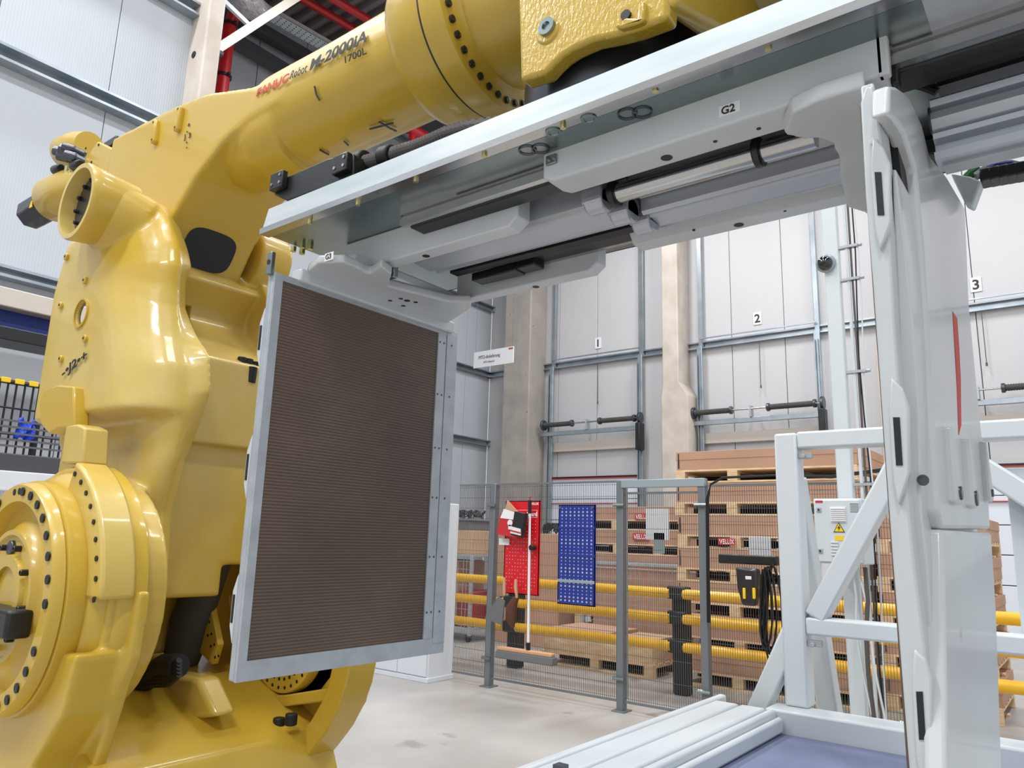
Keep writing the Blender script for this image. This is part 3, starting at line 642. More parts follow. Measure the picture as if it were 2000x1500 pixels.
# stop block: an arc segment on the drum
def arc_prism(r0, r1, a0, a1, y0, y1, n=14):
    pr_ = [(J2[0] + r0 * sin(a0 + (a1 - a0) * i / n), J2[1] + r0 * cos(a0 + (a1 - a0) * i / n)) for i in range(n + 1)]
    pr_ += [(J2[0] + r1 * sin(a1 + (a0 - a1) * i / n), J2[1] + r1 * cos(a1 + (a0 - a1) * i / n)) for i in range(n + 1)]
    return MB().prism(pr_, 'y', y0, y1)
sb_ = arc_prism(.38, .50, radians(20), radians(88), 1.150, 1.262).done('stop_block', 'yellow_cast', rb_, bevel=.012, bang=50)
bolts(ringpts(.465, 1.150, [radians(a) for a in range(24, 90, 8)]), (0, -1, 0), .0095, .004, 'black_steel', sb_, 'block_bolt', 10)
# stop finger above the ring
MB().prism(pf(1.2, [(118, 905), (128, 832), (150, 828), (165, 835), (162, 905)]), 'y', 1.2, 1.29).done('stop_finger', 'yellow_cast', rb_, bevel=.008)
# near tower leg
m = MB()
m.prism([(J2[0], 1.5), (J2[0] + .42, 1.52), (J2[0] + .462, 1.38)] + pf(1.3, [(288, 1150), (283, 1200), (268, 1290), (250, 1335), (205, 1480), (150, 1640), (-300, 1640), (-300, 1130)]), 'y', 1.27, 1.315)
m.prism(pf(1.12, [(150, 1280), (120, 1400), (60, 1500), (40, 1640), (-300, 1640), (-300, 1200)]), 'y', 1.12, 1.25)
m.cyl((J2[0], 1.20, J2[1]), (J2[0], 1.315, J2[1]), .46, 72)
m.done('near_tower', 'yellow_paint', rb_, voxel=.011, smooth=5)
# --- lower arm casting
P30 = [(150, 478), (172, 520), (198, 600), (206, 700), (207, 800), (206, 900), (190, 930), (100, 860), (82, 832), (80, 775), (103, 745), (95, 575), (122, 512)]
f30 = pf(1.30, P30)
f30 = [(x, z) for x, z in f30]
P55f = [(338, 440), (364, 522), (336, 548), (345, 600), (385, 660), (398, 800), (380, 960)]
f55 = pf(1.55, P55f)
zl_ = [z for x, z in f55]
def xfront(z):
    pts = sorted(f55, key=lambda q: q[1])
    if z <= pts[0][1]: return pts[0][0]
    for a, b in zip(pts, pts[1:]):
        if a[1] <= z <= b[1]: t = (z - a[1]) / (b[1] - a[1] + 1e-9); return a[0] + (b[0] - a[0]) * t
    return pts[-1][0]
XB = at(97, 600, y=1.30).x
cap = Vector((at(185, 405, y=1.27).x, 0, at(185, 405, y=1.27).z))
xf = -3.0
def curve(pts, y): return sorted([(p.z, p.x) for p in (at(a, b, y=y) for a, b in pts)])
def ev(c, z):
    if z <= c[0][0]: return c[0][1]
    for a, b in zip(c, c[1:]):
        if z <= b[0]:
            t = (z - a[0]) / (b[0] - a[0] + 1e-9); return a[1] + (b[1] - a[1]) * t
    return c[-1][1]
cf = curve([(128, 470), (150, 500), (178, 545), (198, 600), (206, 700), (207, 800), (206, 900), (206, 1000)], 1.30)
cr_ = curve([(268, 398), (300, 386), (322, 398), (340, 440), (355, 480), (364, 518), (350, 550), (350, 600), (372, 650), (400, 690), (402, 760), (374, 840), (347, 900), (322, 1000), (316, 1100)], 1.55)
ztop = at(290, 380, y=1.5).z + .02
z_arch = at(200, 800, y=1.30).z
cm_ = curve([(290, 388), (318, 398), (336, 440), (349, 480), (353, 520), (350, 560), (350, 600), (356, 660), (366, 720), (366, 800), (348, 900), (320, 1000), (312, 1100)], 1.50)
z = 1.44
m = MB(); rings = []
NZ = 56
for i in range(NZ + 1):
    z = 1.44 + (ztop - 1.44) * i / NZ
    xa, xr, x55 = ev(cf, z), ev(cm_, z), ev(cr_, z)
    dome = max(0, (z - (ztop - .26)) / .26); sh = max(.02, 1 - dome ** 3) ** .5
    yn = 1.30 if z > z_arch else 1.415
    if dome > 0: yn = 1.55 - (1.55 - 1.32) * sh
    xb = XB + (.10 * max(0, (z - 2.65)) / .3)
    if z < 1.95: xb = XB + .04
    cxm = (xb + xr) / 2
    if dome > 0: xr = cxm + (xr - cxm) * (.35 + .65 * sh); x55 = min(x55, xr + .02); xb = cxm + (xb - cxm) * (.5 + .5 * sh); xa = min(xa, xr - .25)
    xa = max(min(xa, xr - .05), xb + .03)
    rg_ = [(xb, 1.57), (xb, yn + .03), (xb + .02, yn)]
    for k_ in range(9):
        a = k_ / 8 * pi / 2; rg_.append((xa + (xr - xa) * sin(a), yn + (1.50 - yn) * (1 - cos(a))))
    rg_.append((max(x55, xb + .1), 1.58)); rings.append([m.bm.verts.new((a, b, z)) for a, b in rg_])
nn = len(rings[0])
for A, B in zip(rings, rings[1:]):
    for j in range(nn): m.bm.faces.new((A[j], A[(j + 1) % nn], B[(j + 1) % nn], B[j]))
m.bm.faces.new(rings[0][::-1]); m.bm.faces.new(rings[-1])
m.cyl((cap.x, 1.30, cap.z), (cap.x + .05, 1.46, cap.z - .06), .155, 40, r2=.15)
# far prong
fp = pf(2.05, [(478, 395), (500, 470), (512, 560), (545, 640), (560, 760), (480, 760), (430, 600), (420, 480), (440, 400)])
m.prism(fp, 'y', 2.05, 2.16); m.cyl((cap.x, 2.0, cap.z), (cap.x, 2.18, cap.z), .17, 40)
# web with a scooped recess
L1_ = at(400, 548, y=1.75); D1_ = at(450, 672, y=1.75)
zl2 = at(480, 712, x=xf + .05).z; zc, hr = (L1_.z + D1_.z) / 2, (L1_.z - D1_.z) / 2
sc = [(L1_.x - .02 - .20 * cos(a) if 0 else (L1_.x + (xf - .07 - L1_.x) * (1 - i / 10) ) - .17 * sin(pi * i / 10), D1_.z + (L1_.z - D1_.z) * i / 10) for i in range(11) for a in (0,)]
m.prism([(XB + .02, 1.95), (xf + .05, 1.95), (xf + .05, zl2)] + sc + [(L1_.x - .03, L1_.z + .05), (L1_.x - .10, L1_.z + .10), (L1_.x - .30, L1_.z + .14), (XB + .05, L1_.z + .1)], 'y', 1.5, 2.1)
zbm = at(360, 1168, x=xf).z; ybm = at(430, 1160, x=xf).y; zb2 = at(480, 1103, x=xf).z
m.box(XB + .1, xf, 1.50, ybm, zbm, 2.0); m.box(XB + .1, xf, ybm - .05, 2.16, zb2, 2.0)
# front slab above the round recessed field
arc = [(p.y, p.z) for p in (at(a, b, x=xf + .05) for a, b in ((322, 1000), (332, 945), (347, 895), (370, 845), (400, 800), (435, 765), (470, 742), (510, 728)))]
m.prism([(1.42, arc[0][1])] + arc + [(2.16, arc[-1][1] + .0), (2.16, zl2), (1.42, zl2)], 'x', xf - .1, xf + .05)
m.cyl((J2[0], 1.34, J2[1]), (J2[0], 1.42, J2[1]), .42, 48)
la = m.done('lower_arm', 'yellow_cast', rb_, voxel=.009, smooth=9)
A, B = at(462, 860, x=xf + .03), at(520, 800, x=xf + .03)
MB().box(xf - .01, xf + .03, A.y, B.y + .1, A.z, B.z).done('front_pad', 'yellow_paint', la, bevel=.02, seg=4)
for a, b in ((472, 703), (484, 706), (498, 712), (492, 722), (515, 722)):
    c_ = at(a, b, x=xf + .01 if (a, b) != (492, 722) else xf + .04); MB().cyl(c_ - Vector((0, 0, .06)), c_ + Vector((.006, 0, .012)), .021, 18).done('ledge_bolt', 'black_rubber', la, bevel=.003)
hc = at(157, 611, y=1.294)
cut1 = MB().cyl((hc.x, 1.2, hc.z), (hc.x, 1.40, hc.z), .058, 36).done('c1', 'yellow_paint')
cut2 = MB().box(XB - .5, hc.x + .10, 1.320, 1.75, hc.z - .14, hc.z + .14).done('c2', 'yellow_paint')
for c_ in (cut1, cut2):
    bo = la.modifiers.new('b', 'BOOLEAN'); bo.operation = 'DIFFERENCE'; bo.solver = 'EXACT'; bo.object = c_
dg_ = bpy.context.evaluated_depsgraph_get(); dg_.update(); nm_ = bpy.data.meshes.new_from_object(la.evaluated_get(dg_)); la.modifiers.clear(); la.data = nm_; nm_.name = 'lower_arm'
for c_ in (cut1, cut2): bpy.data.objects.remove(c_)
# hole with collar, studs, J2 print, bracket
yf = 1.294
c_ = at(157, 611, y=yf); MB().lathe((c_.x, yf - .002, c_.z), (0, 1, 0), [(.058, .0), (.066, .0), (.066, .014), (.058, .014)], 40).done('hole_collar', 'yellow_paint', la)
for q in ((160, 546), (113, 595), (160, 660), (113, 700), (124, 500)):
    c2 = at(*q, y=yf - .012); s_ = MB().cyl((c2.x, yf - .007, c2.z), (c2.x, yf + .02, c2.z), .017, 20).done('stud_boss', 'yellow_paint', la, bevel=.004)
    MB().cyl((c2.x, yf - .018, c2.z), (c2.x, yf - .01, c2.z), .0055, 10).done('stud_hole', 'post_black', s_) if 0 else None
    bolts([(c2.x, yf - .007, c2.z)], (0, -1, 0), .006, .001, 'post_black', la, 'stud_hole', 10, False)
A, B = at(122, 738, y=yf), at(178, 694, y=yf); d = (B - A).normalized()
text('-•J2•+', .058, 'print_black', A - Vector((0, .003, 0)), d, (0, 0, 1), la, 'lettering', bold=.0012, sx=(B - A).length / .155)
o = MB().prism(pf(1.27, [(88, 765), (118, 752), (148, 755), (150, 835), (118, 838), (100, 848), (84, 830), (80, 790)]), 'y', 1.26, 1.32).done('stop_bracket', 'yellow_paint', la, bevel=.008)
# J3 cap ring and dark reducer plate
cy3 = 1.19
jc = MB().lathe((cap.x, cy3, cap.z), (0, 1, 0), [(.148, .0), (.168, .0), (.173, .012), (.168, .05), (.160, .12), (.150, .22), (.140, .22)], 64).done('elbow_ring', 'yellow_cast', rb_, ang=50)
MB().cyl((cap.x, cy3 + .06, cap.z), (cap.x, cy3 + .12, cap.z), .150, 48).done('reducer_plate', 'steel_dark', jc)
bolts([(cap.x + .115 * sin(a), cy3 + .06, cap.z + .115 * cos(a)) for a in [i * pi / 6 for i in range(12)]], (0, -1, 0), .0095, .016, 'black_steel', jc, 'plate_bolt', 10)
# --- forearm housing + tube
AX = (CY, 3.34)
E_ = pf(1.52, [(215, 268), (330, 207), (400, 178), (490, 165), (540, 190), (478, 228), (425, 280), (375, 345), (330, 425), (290, 520), (235, 480), (200, 340)])
m = MB(); m.prism(E_, 'y', 1.532, 1.958)
m.lathe((-2.75, AX[0], AX[1]), (1, 0, 0), [(.0001, 0), (.19, .02), (.215, .15), (.213, .3), (.209, .5), (.208, 1.2), (.0001, 1.2)], 64)
m.lathe((-3.0, AX[0], AX[1] - .05), (1, 0, 0), [(.0001, 0), (.16, .05), (.205, .3), (.205, .5), (.0001, .5)], 48)
fa = m.done('forearm', 'yellow_paint', rb_, voxel=.011, smooth=8)
# dark opening under the elbow
e4, e5 = Vector((E_[8][0], 1.75, E_[8][1])), Vector((E_[9][0], 1.75, E_[9][1])); dd = (e5 - e4).normalized(); nrm = Vector((-dd.z, 0, dd.x)); nrm = nrm if nrm.x > 0 else -nrm
m = MB(); oc = e4 + dd * .085; pa, pb = [], []
for i in range(36):
    a = 2 * pi * i / 36; ca, sa = cos(a), sin(a); p_ = oc + Vector((0, 1, 0)) * .125 * (abs(ca) ** .6) * (1 if ca > 0 else -1) + dd * .10 * (abs(sa) ** .6) * (1 if sa > 0 else -1)
    pa.append(m.bm.verts.new(p_ - nrm * .02)); pb.append(m.bm.verts.new(p_ + nrm * .004))
m.bm.faces.new(pa); m.bm.faces.new(pb[::-1])
for i in range(36): m.bm.faces.new((pa[i], pa[(i + 1) % 36], pb[(i + 1) % 36], pb[i]))
m.done('underside_opening', 'black_steel', fa, label='dark rounded opening')
# wrist flange ring with bolts
def rx(x, r, a): return (x, AX[0] - r * sin(a), AX[1] - r * cos(a))
wf = MB().lathe((-1.80, AX[0], AX[1]), (1, 0, 0), [(.0001, 0), (.20, .0), (.27, .05), (.302, .10), (.308, .20), (.300, .235), (.31, .245), (.312, .29), (.305, .33), (.25, .345), (.235, .36), (.225, .5), (.18, .62), (.0001, .62)], 96).done('wrist_flange', 'yellow_paint', rb_, ang=40)
MB().lathe((-1.568, AX[0], AX[1]), (1, 0, 0), [(.295, 0), (.3035, 0), (.3035, .008), (.295, .008)], 96).done('seam', 'print_black', wf)
bolts([rx(-1.462, .278, radians(a)) for a in range(-60, 170, 10)], (1, 0, 0), .0125, .008, 'black_steel', wf, 'flange_bolt', 12)
# lettering on the near side of the tube
def on_tube(px, py, off=.214):
    d = ray(px, py); best = None
    for i in range(400):
        t = 1.6 + i * .01; p = CAM + d * t
        if hypot(p.y - AX[0], p.z - AX[1]) < off: return p
    return at(px, py, y=AX[0] - off)
def tube_text(body, size, m_, px0, px1, name, bold=0, shear=0, off=.2185):
    A, B = on_tube(*px0, off=off), on_tube(*px1, off=off)
    c = bpy.data.curves.new(name, 'FONT'); c.body = body; c.size = size; c.extrude = .0006; c.offset = bold; c.shear = shear; c.resolution_u = 3
    t = bpy.data.objects.new(name, c); COL.objects.link(t); dg = bpy.context.evaluated_depsgraph_get()
    me = bpy.data.meshes.new_from_object(t.evaluated_get(dg)); bpy.data.objects.remove(t)
    wx = max(v.co.x for v in me.vertices); th0 = atan2(A.z - AX[1], AX[0] - A.y); th1 = atan2(B.z - AX[1], AX[0] - B.y)
    for v in me.vertices:
        u = v.co.x / wx; th = th0 + (th1 - th0) * u + v.co.y / off; r = off + v.co.z + .0015
        v.co = Vector((A.x + (B.x - A.x) * u, AX[0] - r * cos(th), AX[1] + r * sin(th)))
    me.materials.clear(); me.materials.append(M[m_]); o = bpy.data.objects.new(name, me); COL.objects.link(o); attach(o, fa); return o
tube_text('FANUC', .055, 'print_red', (501, 190), (564, 159), 'maker_lettering', .0012)
tube_text('Robot', .055, 'print_black', (567, 157), (601, 141), 'model_lettering', 0, .2)
tube_text('M-2000iA', .066, 'print_black', (604, 138), (717, 80), 'model_lettering', .0016, .12)
tube_text('1700L', .036, 'print_black', (674, 126), (717, 105), 'model_lettering', .0004)
for pts in (((614, 168), (618, 186), (624, 196)), ((722, 252), (745, 246), (768, 240)), ((740, 238), (760, 250), (774, 256)), ((624, 292), (634, 298), (642, 302)), ((672, 276), (680, 284))):
    m = MB(); m.tube([on_tube(a, b, .2205) for a, b in pts], .004, 5); m.done('scuff_mark', 'steel_dark', fa)
# mounting bosses on the forearm housing
for (a, b), (c, d_) in (((298, 238), (295, 272)), ((346, 212), (340, 248))):
    A, B = at(a, b, y=1.505), at(c, d_, y=1.505); m = MB()
    n_ = (B - A).normalized(); s_ = Vector((n_.z, 0, -n_.x)) * .018
    o = m.prism([(A.x + s_.x - n_.x * .015, A.z + s_.z - n_.z * .015), (A.x - s_.x - n_.x * .015, A.z - s_.z - n_.z * .015), (B.x - s_.x + n_.x * .015, B.z - s_.z + n_.z * .015), (B.x + s_.x + n_.x * .015, B.z + s_.z + n_.z * .015)], 'y', 1.508, 1.54).done('mounting_boss', 'yellow_paint', fa, bevel=.01, seg=3)
    bolts([(A.x, 1.508, A.z), (B.x, 1.508, B.z)], (0, -1, 0), .006, .001, 'post_black', fa, 'boss_hole', 10, False)
for ch, q, sz in (('+', (366, 250), .034), ('•', (364, 262), .03), ('J', (360, 272), .036), ('3', (368, 270), .036), ('•', (363, 283), .03), ('-', (363, 292), .034)):
    A = at(*q, y=1.528); text(ch, sz, 'print_black', A, (1, 0, .15), (0, 0, 1), fa, 'lettering', bold=.0006)
# --- rear motors of the forearm
mt = MB()
Y4 = 1.56
A = at(188, 300, y=Y4); B = at(235, 352, y=Y4)
gx0, gx1 = at(140, 300, y=Y4).x, at(240, 310, y=Y4).x
mt = MB().prism(pf(Y4, [(138, 352), (190, 275), (240, 300), (238, 345), (205, 360), (150, 372)]), 'y', Y4, 1.9).done('gear_block', 'yellow_paint', rb_, bevel=.01)
def motor(q0, q1, r, y, nm): 
    A, B = at(*q0, y=y), at(*q1, y=y); return MB().lathe(A, B - A, [(.0001, -.02), (r * .8, 0), (r, .04), (r, (B - A).length * .6), (r * .8, (B - A).length), (.0001, (B - A).length)], 40).done(nm, 'yellow_paint', rb_, ang=40)
motor((128, 300), (175, 285), .11, 1.75, 'gear_case')
m2 = motor((105, 392), (175, 365), .135, 1.62, 'gear_case')
A = at(75, 412, y=1.62); B = at(105, 395, y=1.62)
mm_ = MB(); hh = .085; d_ = (A - B).normalized(); u_, v_ = mm_.frame(d_)
n = 8
P_a, P_b = B - d_ * .05, A + d_ * .10
ring = [(hh * 1.12 * cos(pi / 8 + i * pi / 4), hh * 1.12 * sin(pi / 8 + i * pi / 4)) for i in range(8)]
va = [mm_.bm.verts.new(P_a + u_ * a + v_ * b) for a, b in ring]; vb = [mm_.bm.verts.new(P_b + u_ * a + v_ * b) for a, b in ring]
mm_.bm.faces.new(va); mm_.bm.faces.new(vb[::-1])
for i in range(8): mm_.bm.faces.new((va[i], va[(i + 1) % 8], vb[(i + 1) % 8], vb[i]))
mo = mm_.done('servo_motor', 'motor_black', rb_, bevel=.008)
A = at(62, 398, y=1.53); MB().prism([(A.x - .02, A.z - .025), (A.x + .02, A.z - .025), (A.x, A.z + .02)], 'y', 1.525, 1.53).done('warning_mark', 'warn_yellow', mo)
cn = MB()
for q, r_ in (((128, 300), .028), ((140, 297), .03), ((150, 308), .026), ((135, 310), .026), ((146, 292), .022)):
    c_ = at(*q, y=Y4 - .03); cn.cyl(c_, c_ + Vector((-.04, -.05, .01)), r_, 12).cyl(c_, c_ + Vector((.03, .05, -.02)), r_ * .8, 12)
cn.done('connector_cluster', 'steel_dark', mt, voxel=.005)
for q in ((115, 330), (152, 322)):
    c_ = at(*q, y=Y4 - .03); MB().cyl(c_ + Vector((-.06, 0, .01)), c_ + Vector((.04, 0, -.01)), .028, 12).done('plug', 'black_steel', mt, bevel=.006)
for q in ((131, 325), (137, 335)):
    c_ = at(*q, y=Y4 - .035); MB().cyl(c_, c_ + Vector((0, 0, -.07)), .012, 10).done('gland', 'zinc_gold', mt)
bolts([at(a, b, y=Y4) for a, b in ((148, 346), (179, 317), (168, 290), (133, 352), (193, 283))], (0, -1, 0), .008, .003, 'post_black', mt, 'cover_screw', 8, False)
A = at(197, 270, y=1.56); MB().box(A.x - .06, A.x + .09, 1.6, 1.75, A.z - .03, A.z + .01).done('dark_bracket', 'steel_dark', mt, bevel=.004)
# --- wrist body
RC = (-1.0, CY)
m = MB()
m.prism(pf(1.40, [(1015, 158), (1065, 142), (1080, 125), (1098, 108), (1118, 95), (1156, 78), (1205, 68), (1243, 57), (1304, 34), (1312, -120), (1008, -120)]), 'y', 1.40, 1.455)
wr = m.done('wrist_cover', 'yellow_crinkle', rb_, bevel=.012, seg=3)
m = MB().prism([(-1.12, 2.98), (-1.05, 3.03), (-.6, 3.03), (-.35, 3.08), (-.3, 3.55), (-1.25, 3.55)], 'y', 1.45, 2.1)
A = at(1290, 36, y=1.41); m.prism([(A.x, A.z + .01), (A.x + .04, A.z + .01), (A.x + .06, A.z + .3), (A.x, A.z + .5)], 'y', 1.405, 2.0, [(A.x, A.z + .18), (A.x + .08, A.z + .2), (A.x + .16, A.z + .4), (A.x, A.z + .5)])
m.done('wrist_body', 'yellow_paint', rb_, bevel=.03, seg=3)
MB().lathe((-1.25, AX[0], AX[1]), (1, 0, 0), [(.0001, 0), (.235, 0), (.225, .1), (.19, .25), (.0001, .25)], 64).done('wrist_neck', 'yellow_paint', rb_, ang=40)
c_ = at(1068, 52, y=1.392); pl_ = MB().lathe(c_, (0, 1, 0), [(.0001, .0), (.010, .0), (.012, -.006), (.024, -.006), (.026, .006), (.0001, .006)], 24).done('grease_plug', 'galvanised', wr)
c_ = at(1068, 60, y=1.395); MB().cyl(c_, c_ + Vector((0, .02, 0)), .036, 24).done('plug_boss', 'yellow_crinkle', wr, bevel=.006)
c_ = at(1221, 28, y=1.392); MB().cyl(c_, c_ + Vector((0, .01, 0)), .013, 18).done('drilled_hole', 'post_black', wr)
MB().prism([(-1.0, 3.16), (-.75, 3.2), (-.72, 3.3), (-1.0, 3.32)], 'y', 1.385, 1.41).done('wrist_opening', 'black_steel', wr, bevel=.02)
c_ = at(1130, 62, y=1.395)
MB().prism(pf(1.40, [(1205, 56), (1228, 40), (1250, 42), (1252, 10), (1264, 6), (1264, 46), (1245, 54), (1215, 62)]), 'y', 1.385, 1.41).done('casting_rib', 'yellow_crinkle', wr, bevel=.006)
MB().box(-.50, -.2, 1.75, 1.95, 2.95, 3.5).done('wrist_motor', 'motor_black', rb_, bevel=.02)
MB().cyl((RC[0], RC[1], 2.94), (RC[0], RC[1], 3.06), .25, 48).done('rotor_seat', 'black_steel', rb_)
ro = MB().lathe((RC[0], RC[1], ZB + .06), (0, 0, 1), [(.0001, 0), (.21, 0), (.235, .03), (.24, .05), (.26, .06), (.275, .09), (.275, .24), (.27, .30), (.0001, .30)], 80).done('tool_rotor', 'steel_dark', rb_, ang=30)
# --- hoses above the beam
A = [(690, 318), (715, 318), (745, 310), (780, 298), (815, 288), (845, 276), (875, 262), (920, 250), (1000, 240), (1060, 225)]
pth = [at(a, b, y=1.52) for a, b in A]
m = MB(); pts = []; rs = []
N_ = 96
for i in range(N_):
    t = i / (N_ - 1) * (len(pth) - 1); k_ = min(int(t), len(pth) - 2); pts.append(pth[k_].lerp(pth[k_ + 1], t - k_)); rs.append(.027 if i % 2 else .019)
m.tube(pts, rs, 14); hs = m.done('corrugated_hose', 'hose_grey', rb_, ang=15)
for q in ((695, 318), (747, 308)):
    a_ = at(*q, y=1.52); b_ = at(q[0] + 20, q[1] - 5, y=1.52); MB().cyl(a_, b_, .036, 20).done('hose_collar', 'black_rubber', hs, bevel=.006)
MB().box(-2.03, -1.66, 1.42, 1.56, ZB + .02, ZB + .10).done('chain_tray', 'black_steel', rb_, bevel=.006)
m = MB()
for i in range(34):
    x_ = -2.02 + i * .0112; m.box(x_, x_ + .007, 1.405, 1.46, ZB + .07, ZB + .115)
m.done('hose_ribs', 'black_rubber', rb_, kind='stuff')
MB().prism(pf(1.45, [(545, 352), (640, 310), (690, 300), (690, 345), (560, 392), (535, 380)]), 'y', 1.45, 1.55).done('hose_guide', 'black_steel', rb_, bevel=.004)
for q in ((548, 355), (672, 322)):
    A = at(*q, y=1.44); o = MB().box(A.x - .045, A.x + .03, 1.425, 1.45, A.z - .03, A.z + .035).done('guide_clamp', 'black_steel', rb_, bevel=.004)
    bolts([(A.x - .03, 1.425, A.z - .01), (A.x + .015, 1.425, A.z - .012), (A.x + .015, 1.425, A.z + .018)], (0, -1, 0), .006, .003, 'steel_shiny', rb_, 'clamp_screw', 8, False)
# --- base between and behind the towers
yF_ = 2.2
m = MB()
m.prism([(J2[0] + .54 * cos(a), J2[1] + .54 * sin(a)) for a in [radians(i * 10) for i in range(36)]], 'y', 2.17, 2.2)
m.prism(pf(yF_, [(735, 1290), (715, 1370), (680, 1430), (600, 1520), (560, 1640), (250, 1640), (250, 1300)]), 'y', 2.17, 2.2)
ft = m.done('far_tower', 'yellow_paint', rb_)
# curved rim and ribs of the far tower
rim = pf(yF_, [(738, 1240), (737, 1290), (729, 1332), (714, 1374), (692, 1416), (662, 1456), (622, 1502), (588, 1545), (560, 1640)]); inn = pf(yF_, [(702, 1240), (701, 1290), (694, 1325), (681, 1360), (660, 1396), (630, 1432), (590, 1476), (555, 1520), (525, 1640)])
MB().prism(rim + inn[::-1], 'y', 2.06, 2.2).done('curved_rim', 'yellow_paint', ft, bevel=.008, bang=50)
MB().prism(pf(yF_, [(560, 1352), (600, 1350), (690, 1336), (680, 1362), (600, 1372), (560, 1376)]), 'y', 2.08, 2.2).done('rib', 'yellow_paint', ft, bevel=.006)
MB().prism(pf(2.1, [(425, 1400), (436, 1300), (444, 1300), (440, 1400)]), 'y', 1.95, 2.18).done('rib', 'yellow_paint', ft, bevel=.006)
MB().prism(pf(2.1, [(400, 1360), (436, 1366), (437, 1374), (398, 1368)]), 'y', 1.95, 2.18).done('rib', 'yellow_paint', ft, bevel=.006)
c_ = at(560, 1243, y=2.12); rr = c_.z - at(560, 1356, y=2.12).z
pr = MB().lathe((c_.x, 2.10, c_.z), (0, 1, 0), [(.0001, .03), (rr * .55, .03), (rr * .62, 0), (rr * .98, 0), (rr, .01), (rr, .05), (.0001, .05)], 72).done('perforated_ring', 'yellow_paint', rb_, ang=40)
for r_ in (.74, .89): bolts([(c_.x + rr * r_ * sin(radians(a)), 2.10, c_.z + rr * r_ * cos(radians(a))) for a in range(0, 360, 12)], (0, -1, 0), .0075, .001, 'post_black', pr, 'ring_hole', 8, False)
st_ = MB().prism(pf(1.95, [(391, 1165), (415, 1165), (434, 1258), (422, 1297), (392, 1268)]), 'y', 1.93, 1.96).done('perforated_plate', 'yellow_paint', rb_, bevel=.003)
bolts([at(a + o_, b - o_ * .4, y=1.93) for a, b in ((400, 1193), (402, 1218), (406, 1241), (412, 1262), (420, 1284)) for o_ in (0, 7)], (0, -1, 0), .0065, .001, 'post_black', st_, 'ring_hole', 8, False)
MB().prism(pf(1.95, [(425, 1165), (440, 1250), (436, 1300), (446, 1300), (470, 1240), (470, 1165)]), 'y', 2.0, 2.06).done('web_plate', 'yellow_cast', rb_, bevel=.006)
# base floor
m = MB()
zb0 = 1.0
m.prism([(-4.3, .1), (-2.55, .1), (-2.5, .55), (-2.62, .80), (-2.85, .90), (-3.05, .96), (-3.4, 1.02), (-4.3, 1.02)], 'y', 1.25, 2.2)
m.cyl((-3.3, CY, .25), (-3.3, CY, .6), .72, 72)
m.done('base_casting', 'yellow_paint', rb_, voxel=.016, smooth=6)
MB().lathe((-3.3, CY, 0), (0, 0, 1), [(.0001, 0), (.95, 0), (.95, .06), (.80, .09), (.78, .28), (.0001, .28)], 80).done('base_plinth', 'yellow_cast', rb_, ang=40)
for q in ((545, 1409), (569, 1401)):
    c_ = at(*q, y=2.0); MB().cyl(c_ - Vector((0, 0, .03)), c_ + Vector((0, 0, .015)), .024, 18).done('base_bolt', 'black_rubber', rb_, bevel=.005)
MB().box(-4.1, -3.72, 1.34, 2.18, .9, 1.75).done('rear_casting', 'yellow_cast', rb_, bevel=.03)
# dark cable sleeves below the arm
MB().tube([at(a, b, y=1.9) for a, b in ((420, 1080), (392, 1160), (372, 1215), (362, 1260), (350, 1300), (320, 1325), (270, 1335))], [.08, .085, .09, .085, .075, .06, .05], 18).done('cable_sleeve', 'grey_sleeve', rb_)
MB().tube([at(a, b, y=1.62) for a, b in ((350, 1300), (320, 1300), (290, 1320), (270, 1345))], .045, 14).done('cable_sleeve', 'black_rubber', rb_)
m = MB()
for i in range(5): m.tube([at(a, b + i * 7, y=1.6) for a, b in ((260, 1320), (290, 1310), (330, 1308), (350, 1290))], .012, 8)
m.done('loose_cables', 'black_rubber', rb_, kind='stuff')
MB().prism(pf(1.7, [(240, 1330), (300, 1310), (385, 1325), (420, 1400), (240, 1425)]), 'y', 1.7, 1.80).done('drip_cover', 'yellow_cast', rb_, bevel=.02)
MB().box(-3.55, -3.35, 1.5, 1.9, 1.05, 1.35).done('inner_bracket', 'yellow_cast', rb_, bevel=.02)
# ================================================================== FENCE LINE, RAILS AND GOODS
FY = 6.72
fn = thing('safety_fence', 'grey steel safety fence of wire mesh between square posts', 'fence', (-4, FY, 0))
FH = 2.2
posts = [-5.45, -3.80, -2.93, -1.29]
def fpost(x, m='fence_steel', h=FH, w=.075):
    o = MB().box(x - w / 2, x + w / 2, FY - .04, FY + .04, 0, h).done('post', m, fn, bevel=.008)
    MB().box(x - .07, x + .07, FY - .08, FY + .08, 0, .012).done('foot_plate', 'fence_steel', o, bevel=.003)
    for z in (.3, 1.95): MB().cyl((x - .06, FY - .06, z), (x + .06, FY - .06, z), .018, 8).done('panel_clip', 'galvanised', o)
    return o
for x in posts: fpost(x)
for x0, x1, top in ((-6.01, posts[0], 2.18), (posts[0], posts[1], 2.18), (posts[1], posts[2], 2.06), (posts[2], posts[3], 2.12)):
    m = MB(); x = x0 + .03
    while x < x1 - .02:
        m.box(x - .0018, x + .0018, FY - .0035, FY - .0005, .1, top); x += .022
    z = .12
    while z < top:
        m.box(x0 + .03, x1 - .03, FY + .0005, FY + .004, z - .0018, z + .0018); z += .12 if x1 != posts[2] else .2
    m.done('mesh_panel', 'wire_grey', fn, kind='stuff')
    for z_a in (top, .08): MB().box(x0 + .02, x1 - .02, FY - .012, FY + .012, z_a, z_a + .02).done('panel_rail', 'fence_steel', fn)
MB().box(posts[1] + .02, posts[2] + .04, FY - .05, FY - .0, 2.12, 2.2).done('gate_bar', 'fence_light', fn, bevel=.006)
